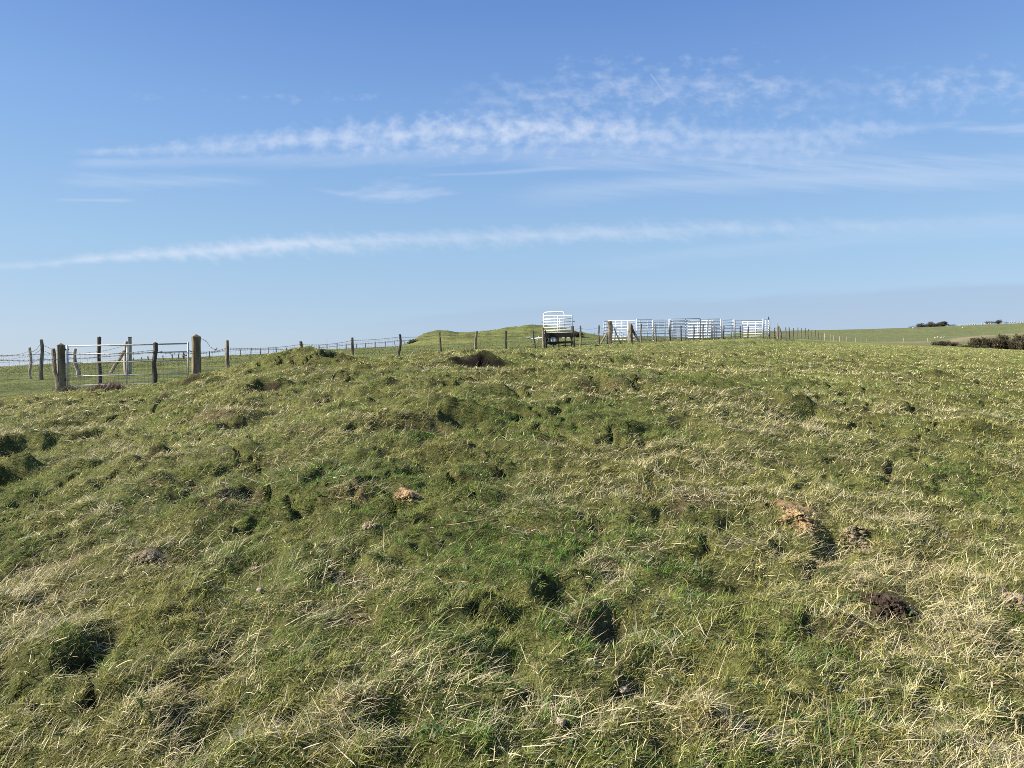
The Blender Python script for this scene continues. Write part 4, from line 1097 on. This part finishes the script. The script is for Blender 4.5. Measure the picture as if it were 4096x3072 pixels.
plant('gorse_bush', 'brown green bush behind the middle of the scrub mass', 'bush', 3988, 4042, 1336, 1362, 205, SG + SC, 3000, gS, lobes=3, seed=27, twig=False)
plant('gorse_bush', 'reddish dark bush highest at the right edge', 'bush', 4050, 4150, 1334, 1366, 200, SC, 4600, gS, lobes=6, seed=28, twig=False)
plant('gorse_bush', 'small dark gorse bush at the left foot of the long grass mound', 'bush', 1633, 1690, 1356, 1382, 84, SG + EV, 1700, 'shrubs on the long grass mound', lobes=3, seed=29, twig=False)
plant('gorse_bush', 'small dark gorse bush on the mound just right of the stile', 'bush', 2292, 2326, 1324, 1340, 82, SG + EV, 1000, 'shrubs on the long grass mound', lobes=2, seed=30, twig=False)

# ------------------------------------------------------------------ soil heaps, stones
def lump(R, c, s, n=2):
    import bmesh
    bm = bmesh.new(); bmesh.ops.create_icosphere(bm, subdivisions=n, radius=1.0)
    k = R.uniform(.7, 1.2, 3); ph = R.uniform(0, 6, 6)
    V = []
    for v in bm.verts:
        q = v.co; d = 1 + .22 * sin(3 * q.x + ph[0]) * sin(3 * q.y + ph[1]) + .14 * sin(6 * q.z + ph[2]) * sin(5 * q.x + ph[3]) + R.normal(0, .06)
        V.append([c[0] + q.x * s * k[0] * d, c[1] + q.y * s * k[1] * d, c[2] + q.z * s * .6 * k[2] * d])
    F = [tuple(v.index for v in f.verts) for f in bm.faces]
    bm.free(); return V, F
def heap(name, X, Y, wpx, hgt, n, smin, smax, mat, label, cat, seed, asp=.7, dome=True):
    D = raycast(X, Y, height) or 5
    R = np.random.default_rng(seed); x0 = float(ray(X, Y)[0]) * D; wd = wpx / FX * D / 2
    loc = np.array([x0, D, H(x0, D)])
    mb = MB()
    for i in range(n):
        a = R.uniform(0, 2 * pi); q = math.sqrt(R.random()) * (.75 + .35 * sin(3 * a + seed) + .2 * sin(5 * a + 2 * seed))
        x_, y_ = x0 + wd * q * cos(a), D + wd * asp * q * sin(a)
        z_ = H(x_, y_) + (hgt * max(0, 1 - q * q) if dome else 0) * R.uniform(.5, 1)
        V, F = lump(R, (x_, y_, z_), smin * (smax / smin) ** (R.random() ** 1.8) * (1.2 - .5 * q), 2); mb.add(V, F)
    o = mb.build(name, M[mat], None, loc=loc); tag(o, label, cat); return o
heap('molehill', 3560, 2425, 250, .045, 1000, .0025, .016, 'darksoil', 'fresh dark crumbly molehill in the turf at lower right', 'molehill', 1)
heap('molehill', 4075, 2412, 170, .025, 200, .004, .022, 'greysoil', 'dry grey brown molehill at the right edge', 'molehill', 2)
heap('soil_heap', 3180, 2062, 200, .02, 620, .003, .013, 'palesoil', 'orange tan soil scraped out beside a dark burrow, right of centre', 'soil heap', 3)
heap('soil_heap', 3225, 2130, 90, .03, 140, .004, .016, 'palesoil', 'small orange soil spill below the larger orange scrape', 'soil heap', 4)
heap('soil_heap', 3420, 2192, 170, .025, 300, .005, .020, 'greysoil', 'crumbled brown clods above and left of the dark molehill', 'soil heap', 5)
heap('soil_heap', 1630, 1992, 110, .03, 150, .005, .022, 'palesoil', 'tan crumbled soil clods in the middle of the grass', 'soil heap', 6)
heap('soil_heap', 590, 2240, 170, .015, 170, .004, .016, 'greysoil', 'long strip of dry pale soil in the grass at left', 'soil heap', 7, .4)
heap('soil_heap', 1480, 2110, 90, .02, 40, .008, .02, 'greysoil', 'few grey soil clods left of the central grass', 'soil heap', 8)
heap('soil_heap', 1020, 2280, 60, .02, 24, .008, .018, 'greysoil', 'tiny pale soil crumbs beside a seed stalk, lower left', 'soil heap', 9)
for X, Y, s, sd, lb in ((2492, 2785, .020, 1, 'rounded pale stone in the foreground grass'), (2245, 2918, .020, 2, 'flat pale stone beside a small dark hole at bottom centre'),
                        (1040, 2380, .016, 4, 'small brown stone under a stalk, lower left')):
    D = raycast(X, Y, height); x0 = float(ray(X, Y)[0]) * D; loc = np.array([x0, D, H(x0, D)])
    mb = MB(); V, F = lump(np.random.default_rng(sd), loc + [0, 0, .022], s, 3); mb.add(V, F)
    o = mb.build('stone', M['stone'], None, smooth=True, loc=loc); tag(o, lb, 'stone')

# brown rank grass tufts by the gate
def rank(X, Y, wpx, n, h, cols, label, seed, D=None):
    R = np.random.default_rng(seed); D = D or 18.2; x0 = float(ray(X, Y)[0]) * D; wd = wpx / FX * D / 2
    x = x0 + R.normal(0, .45, n) * wd; y = D + R.normal(0, .18, n)
    L = h * R.uniform(.4, 1.1, n) * np.exp(-((x - x0) / wd) ** 2 * .6); w = R.uniform(.006, .011, n)
    a = R.uniform(0, 2 * pi, n); col = np.array(cols)[R.integers(0, len(cols), n)] * R.uniform(.5, 1.3, n)[:, None]
    o = blades('grass_tussock', x, y, L, w, a, R.uniform(.05, .7, n), R.uniform(.6, 1.7, n), col, M['straw'])
    tag(o, label, 'tussock')
rank(428, 1555, 130, 1500, .34, [(.16, .11, .085), (.11, .075, .06), (.24, .18, .12)], 'reddish brown dead tussock under the middle of the gate', 1, 17.6)
rank(275, 1560, 80, 700, .24, [(.24, .20, .12), (.16, .13, .07), (.12, .13, .05)], 'straw tuft at the foot of the left gatepost', 2, 18.9)

# ------------------------------------------------------------------ sky
W = bpy.data.worlds.new('World'); S.world = W; W.use_nodes = True
nt = W.node_tree; nt.nodes.clear()
def N(t): return nt.nodes.new(t)
def lk(a, b_): nt.links.new(a, b_)
def mth(op, a, b_=None, c_=None, clamp=False):
    n = N('ShaderNodeMath'); n.operation = op; n.use_clamp = clamp
    for i, v in enumerate((a, b_, c_)):
        if v is None: continue
        if isinstance(v, (int, float)): n.inputs[i].default_value = v
        else: lk(v, n.inputs[i])
    return n.outputs[0]
tc = N('ShaderNodeTexCoord'); sp = N('ShaderNodeSeparateXYZ'); lk(tc.outputs['Generated'], sp.inputs[0])
fwd = mth('MAXIMUM', sp.outputs['Y'], .02)
U = mth('DIVIDE', sp.outputs['X'], fwd)           # bearing and height of a direction, as tangents
VV = mth('DIVIDE', sp.outputs['Z'], fwd)
front_ = mth('GREATER_THAN', sp.outputs['Y'], .05)
T01 = mth('MULTIPLY_ADD', U, 1 / 1.6, .5, clamp=True)   # -0.8..0.8 -> 0..1
def ux(X): return ((X - 2048) / FX) / 1.6 + .5
def vy(Y): return float(ray(2048, Y)[1])
def curve(pts, lo, hi):
    n = N('ShaderNodeFloatCurve'); cv = n.mapping.curves[0]
    pts = sorted((min(1, max(0, ux(X))), (v - lo) / (hi - lo)) for X, v in pts)
    pts = [(0.0, pts[0][1])] + [p_ for p_ in pts if 0.001 < p_[0] < .999] + [(1.0, pts[-1][1])]
    while len(cv.points) < len(pts): cv.points.new(.5, .5)
    for q, p_ in zip(cv.points, pts): q.location = p_; q.handle_type = 'AUTO_CLAMPED'
    n.mapping.use_clip = False
    n.mapping.update(); lk(T01, n.inputs['Value'])
    return mth('MULTIPLY_ADD', n.outputs[0], hi - lo, lo)
def nz(su, sv, detail=5, rough=.55, off=0.0, shear=0.0, dist=0.0):
    cb = N('ShaderNodeCombineXYZ')
    lk(mth('MULTIPLY', U, su), cb.inputs[0])
    vv = mth('ADD', VV, mth('MULTIPLY', U, shear)) if shear else VV
    lk(mth('MULTIPLY', vv, sv), cb.inputs[1]); cb.inputs[2].default_value = off
    n = N('ShaderNodeTexNoise'); n.inputs['Scale'].default_value = 1; n.inputs['Detail'].default_value = detail; n.inputs['Roughness'].default_value = rough
    n.inputs['Distortion'].default_value = dist
    lk(cb.outputs[0], n.inputs['Vector']); return n.outputs['Fac']
def band(cy, up, dn, op, noise, k=1.0, lo=.0, hi=.6):
    """soft band: centre line, half widths above/below (photo px), opacity, all along X"""
    c_ = curve([(X, vy(Y)) for X, Y in cy], 0.0, .55)
    hu = curve([(X, v / FX) for X, v in up], 0.0, .1); hd_ = curve([(X, v / FX) for X, v in dn], 0.0, .1)
    o_ = curve(op, 0, 1)
    d = mth('SUBTRACT', VV, c_)
    a = mth('DIVIDE', mth('MAXIMUM', d, 0.0), mth('MAXIMUM', hu, .0005)); b_ = mth('DIVIDE', mth('MAXIMUM', mth('MULTIPLY', d, -1), 0.0), mth('MAXIMUM', hd_, .0005))
    q = mth('SUBTRACT', 1.0, mth('ADD', a, b_))
    q = mth('ADD', q, mth('MULTIPLY', mth('SUBTRACT', noise, .5), k))
    mr = N('ShaderNodeMapRange'); mr.interpolation_type = 'SMOOTHSTEP'; mr.inputs['From Min'].default_value = lo; mr.inputs['From Max'].default_value = hi
    lk(q, mr.inputs['Value'])
    return mth('MULTIPLY', mr.outputs['Result'], o_)
puffy = nz(46, 60, 5, .52, 1.0, dist=.15)
puffs = nz(34, 54, 6, .56, 2.0, dist=.1)
wisp = nz(9, 70, 5, .6, 3.0, -.08)
wisp2 = nz(6, 95, 6, .62, 4.0, .10)
fine_ = nz(70, 110, 4, .6, 5.0, dist=.3)
L_ = []
# main long cloud with a puffy top edge
L_.append(band([(250, 606), (700, 592), (1100, 566), (1500, 545), (1900, 525), (2300, 520), (2700, 535), (3100, 548), (3400, 520), (3750, 515)],
               [(250, 18), (700, 40), (1100, 75), (1500, 100), (1900, 110), (2300, 110), (2700, 90), (3100, 75), (3400, 70), (3750, 30)],
               [(250, 28), (700, 55), (1100, 80), (1500, 110), (1900, 125), (2300, 130), (2700, 140), (3100, 150), (3400, 120), (3750, 40)],
               [(200, 0), (450, .36), (800, .46), (1200, .62), (1700, .78), (2100, .80), (2500, .68), (2900, .46), (3300, .46), (3600, .36), (3800, 0)], puffy, 2.2, .1, 1.55))
L_.append(band([(300, 650), (1000, 640), (2000, 610), (2700, 600), (3500, 590)], [(300, 30), (4000, 60)], [(300, 40), (2000, 70), (4000, 60)],
               [(250, 0), (420, .22), (700, .18), (1600, .22), (2600, .16), (3300, .10), (4000, .0)], wisp, 1.1, .15, 1.0))
# broken puffs above it
L_.append(band([(1700, 400), (2100, 385), (2500, 345), (2900, 350), (3300, 380), (4096, 345)], [(1700, 80), (2400, 140), (3100, 140), (4096, 130)], [(1700, 90), (2400, 170), (3100, 150), (4096, 120)],
               [(1650, 0), (1900, .26), (2150, .46), (2600, .54), (3000, .50), (3200, .38), (3400, .22), (3600, .42), (4096, .45)], puffs, 4.2, .15, 2.3))
L_.append(band([(500, 380), (1000, 385), (1600, 390)], [(500, 60), (1700, 70)], [(500, 60), (1700, 80)], [(450, 0), (650, .26), (1000, .24), (1450, .26), (1750, 0)], puffs, 4.6, .9, 2.3))
L_.append(band([(3500, 500), (4096, 520)], [(3500, 30), (4096, 50)], [(3500, 30), (4096, 40)], [(3600, 0), (3850, .28), (4096, .3)], wisp, 1.8, .3, 1.1))
# lower long cloud
L_.append(band([(0, 1066), (400, 1034), (800, 1004), (1200, 975), (1500, 962), (1900, 950), (2300, 935), (2800, 915), (3400, 902), (4096, 870)],
               [(0, 26), (400, 38), (900, 52), (1300, 54), (1800, 52), (2400, 56), (4096, 36)], [(0, 22), (400, 28), (900, 62), (1300, 66), (2000, 60), (2600, 66), (4096, 46)],
               [(0, .36), (300, .60), (700, .75), (1000, .82), (1400, .72), (1700, .48), (2200, .52), (2700, .45), (3300, .32), (4096, .12)], nz(34, 60, 6, .58, 7.0, .25, .2), 1.8, .05, 1.45))
# small lens cloud
L_.append(band([(1200, 750), (1400, 778), (1600, 785), (1850, 772)], [(1200, 12), (1400, 26), (1600, 85), (1750, 55), (1850, 18)], [(1200, 14), (1450, 30), (1600, 36), (1850, 16)],
               [(1180, 0), (1330, .24), (1520, .46), (1650, .46), (1800, .32), (1880, 0)], nz(20, 70, 5, .6, 9.0, -.08, .3), 2.0, .1, 1.5))
# faint high veils
L_.append(band([(150, 720), (600, 730), (1050, 720)], [(150, 50), (1050, 70)], [(150, 60), (1050, 60)], [(150, .0), (400, .20), (800, .22), (1000, .1), (1150, 0)], wisp2, 2.0, .3, 1.2))
L_.append(band([(200, 800), (550, 802)], [(200, 12), (600, 14)], [(200, 12), (600, 12)], [(190, 0), (300, .22), (480, .22), (580, 0)], wisp, 1.2, .1, 1.0))
L_.append(band([(1700, 700), (2000, 690), (2300, 672)], [(1700, 12), (2400, 16)], [(1700, 10), (2400, 16)], [(1650, 0), (1800, .18), (2200, .2), (2450, 0)], wisp, 1.0, .1, 1.0))
L_.append(band([(1900, 790), (2600, 740), (3200, 715), (4096, 700)], [(1900, 60), (3000, 80), (4096, 90)], [(1900, 70), (4096, 90)], [(1850, 0), (2300, .22), (3000, .32), (3600, .36), (4096, .26)], wisp2, 1.3, .05, 1.2))
L_.append(band([(2000, 655), (4096, 640)], [(2000, 70), (4096, 60)], [(2000, 60), (4096, 60)], [(1950, 0), (2300, .24), (2700, .28), (3300, .26), (4096, .14)], wisp2, 1.7, .2, 1.2))
L_.append(band([(2200, 1060), (3000, 985), (4096, 900)], [(2200, 30), (4096, 60)], [(2200, 60), (4096, 80)], [(2100, 0), (2600, .10), (3600, .14), (4096, .14)], wisp, 1.2, .1, 1.0))
# contrail: a thin straight line from upper left to lower right
a0 = ((2598 - 2048) / FX, vy(296)); a1 = ((2690 - 2048) / FX, vy(420))
dx_, dv_ = a1[0] - a0[0], a1[1] - a0[1]; LL = math.hypot(dx_, dv_)
s_ = mth('ADD', mth('MULTIPLY', mth('SUBTRACT', U, a0[0]), dx_ / LL), mth('MULTIPLY', mth('SUBTRACT', VV, a0[1]), dv_ / LL))
p_ = mth('ABSOLUTE', mth('ADD', mth('MULTIPLY', mth('SUBTRACT', U, a0[0]), -dv_ / LL), mth('MULTIPLY', mth('SUBTRACT', VV, a0[1]), dx_ / LL)))
line = mth('SUBTRACT', 1.0, mth('DIVIDE', p_, .0014), clamp=True)
inside = mth('MULTIPLY', mth('GREATER_THAN', s_, 0.0), mth('SUBTRACT', 1.0, mth('DIVIDE', s_, LL), clamp=True))
L_.append(mth('MULTIPLY', mth('MULTIPLY', line, inside), .36))
inv = None
for l_ in L_:
    k = mth('SUBTRACT', 1.0, l_, clamp=True)
    inv = k if inv is None else mth('MULTIPLY', inv, k)
cloud = mth('MULTIPLY', mth('MULTIPLY', mth('SUBTRACT', 1.0, inv, clamp=True), .88), front_)
sky_t = N('ShaderNodeTexSky'); sky_t.sky_type = 'NISHITA'; sky_t.sun_disc = False
sky_t.sun_elevation = SUN_EL; sky_t.sun_rotation = SUN_AZ
sky_t.altitude = 120; sky_t.air_density = 1.0; sky_t.dust_density = .3; sky_t.ozone_density = 3.0
# thin bluish haze of the sea air over the clear sky
ST = .10
rp = N('ShaderNodeValToRGB'); lk(sp.outputs['Z'], rp.inputs['Fac'])
stops = [(0.0, (.225, .285, .378)), (.05, (.222, .290, .388)), (.16, (.180, .285, .405)), (.30, (.125, .230, .415)), (.45, (.070, .150, .355)), (1.0, (.042, .100, .285))]
while len(rp.color_ramp.elements) < len(stops): rp.color_ramp.elements.new(.5)
for e_, (q, c3) in zip(rp.color_ramp.elements, stops): e_.position = q; e_.color = (*[k / ST / 10 for k in np.array(c3) * .838], 1)
sc_ = N('ShaderNodeVectorMath'); sc_.operation = 'SCALE'; lk(rp.outputs['Color'], sc_.inputs[0]); sc_.inputs['Scale'].default_value = 10
mh = N('ShaderNodeMix'); mh.data_type = 'RGBA'; mh.inputs['Factor'].default_value = .84
lk(sky_t.outputs['Color'], mh.inputs['A']); lk(sc_.outputs['Vector'], mh.inputs['B'])
mixc = N('ShaderNodeMix'); mixc.data_type = 'RGBA'
lk(cloud, mixc.inputs['Factor']); lk(mh.outputs['Result'], mixc.inputs['A'])
mixc.inputs['B'].default_value = (3.45, 3.79, 4.45, 1)
# low bank of grey haze above the horizon on the right
gk = mth('SUBTRACT', curve([(900, vy(1330)), (2048, vy(1222)), (3000, vy(1185)), (4096, vy(1130))], 0, .55), VV)
mg = N('ShaderNodeMapRange'); mg.interpolation_type = 'SMOOTHSTEP'; mg.inputs['From Min'].default_value = -.004; mg.inputs['From Max'].default_value = .010
lk(mth('ADD', gk, mth('MULTIPLY', mth('SUBTRACT', wisp, .5), .016)), mg.inputs['Value'])
gm = N('ShaderNodeMix'); gm.data_type = 'RGBA'; lk(mth('MULTIPLY', mth('MULTIPLY', mg.outputs['Result'], front_), curve([(900, 0), (2048, .26), (4096, .42)], 0, 1)), gm.inputs['Factor'])
lk(mixc.outputs['Result'], gm.inputs['A']); gm.inputs['B'].default_value = (1.75, 2.20, 3.05, 1); mixc = gm
bg = N('ShaderNodeBackground'); bg.inputs['Strength'].default_value = ST
lk(mixc.outputs['Result'], bg.inputs['Color'])
wo = N('ShaderNodeOutputWorld'); lk(bg.outputs[0], wo.inputs['Surface'])

sun = bpy.data.lights.new('sun', 'SUN'); sun.energy = 5.0; sun.angle = radians(.53); sun.color = (1, .915, .79)
so = bpy.data.objects.new('sun', sun); C.objects.link(so)
from mathutils import Vector
sd = Vector((sin(SUN_AZ) * cos(SUN_EL), cos(SUN_AZ) * cos(SUN_EL), sin(SUN_EL)))
so.rotation_euler = sd.to_track_quat('Z', 'Y').to_euler(); so.location = sd * 50

# ------------------------------------------------------------------ camera
cam = bpy.data.cameras.new('camera'); co = bpy.data.objects.new('camera', cam); C.objects.link(co)
cam.sensor_width = 36; cam.lens = FX / 4096 * 36; cam.clip_start = .05; cam.clip_end = 6000
co.location = (0, 0, EYE); co.rotation_euler = (pi / 2 - PITCH, 0, 0)
S.camera = co
S.view_settings.view_transform = 'Standard'; S.view_settings.look = 'None'
S.view_settings.exposure = 1.12; S.view_settings.gamma = 1.0
S.render.resolution_x = 1024; S.render.resolution_y = 768
S.cycles.use_denoising = False; S.cycles.filter_width = 0.9
S.cycles.max_bounces = 6; S.cycles.diffuse_bounces = 3; S.cycles.transmission_bounces = 3; S.cycles.transparent_max_bounces = 4
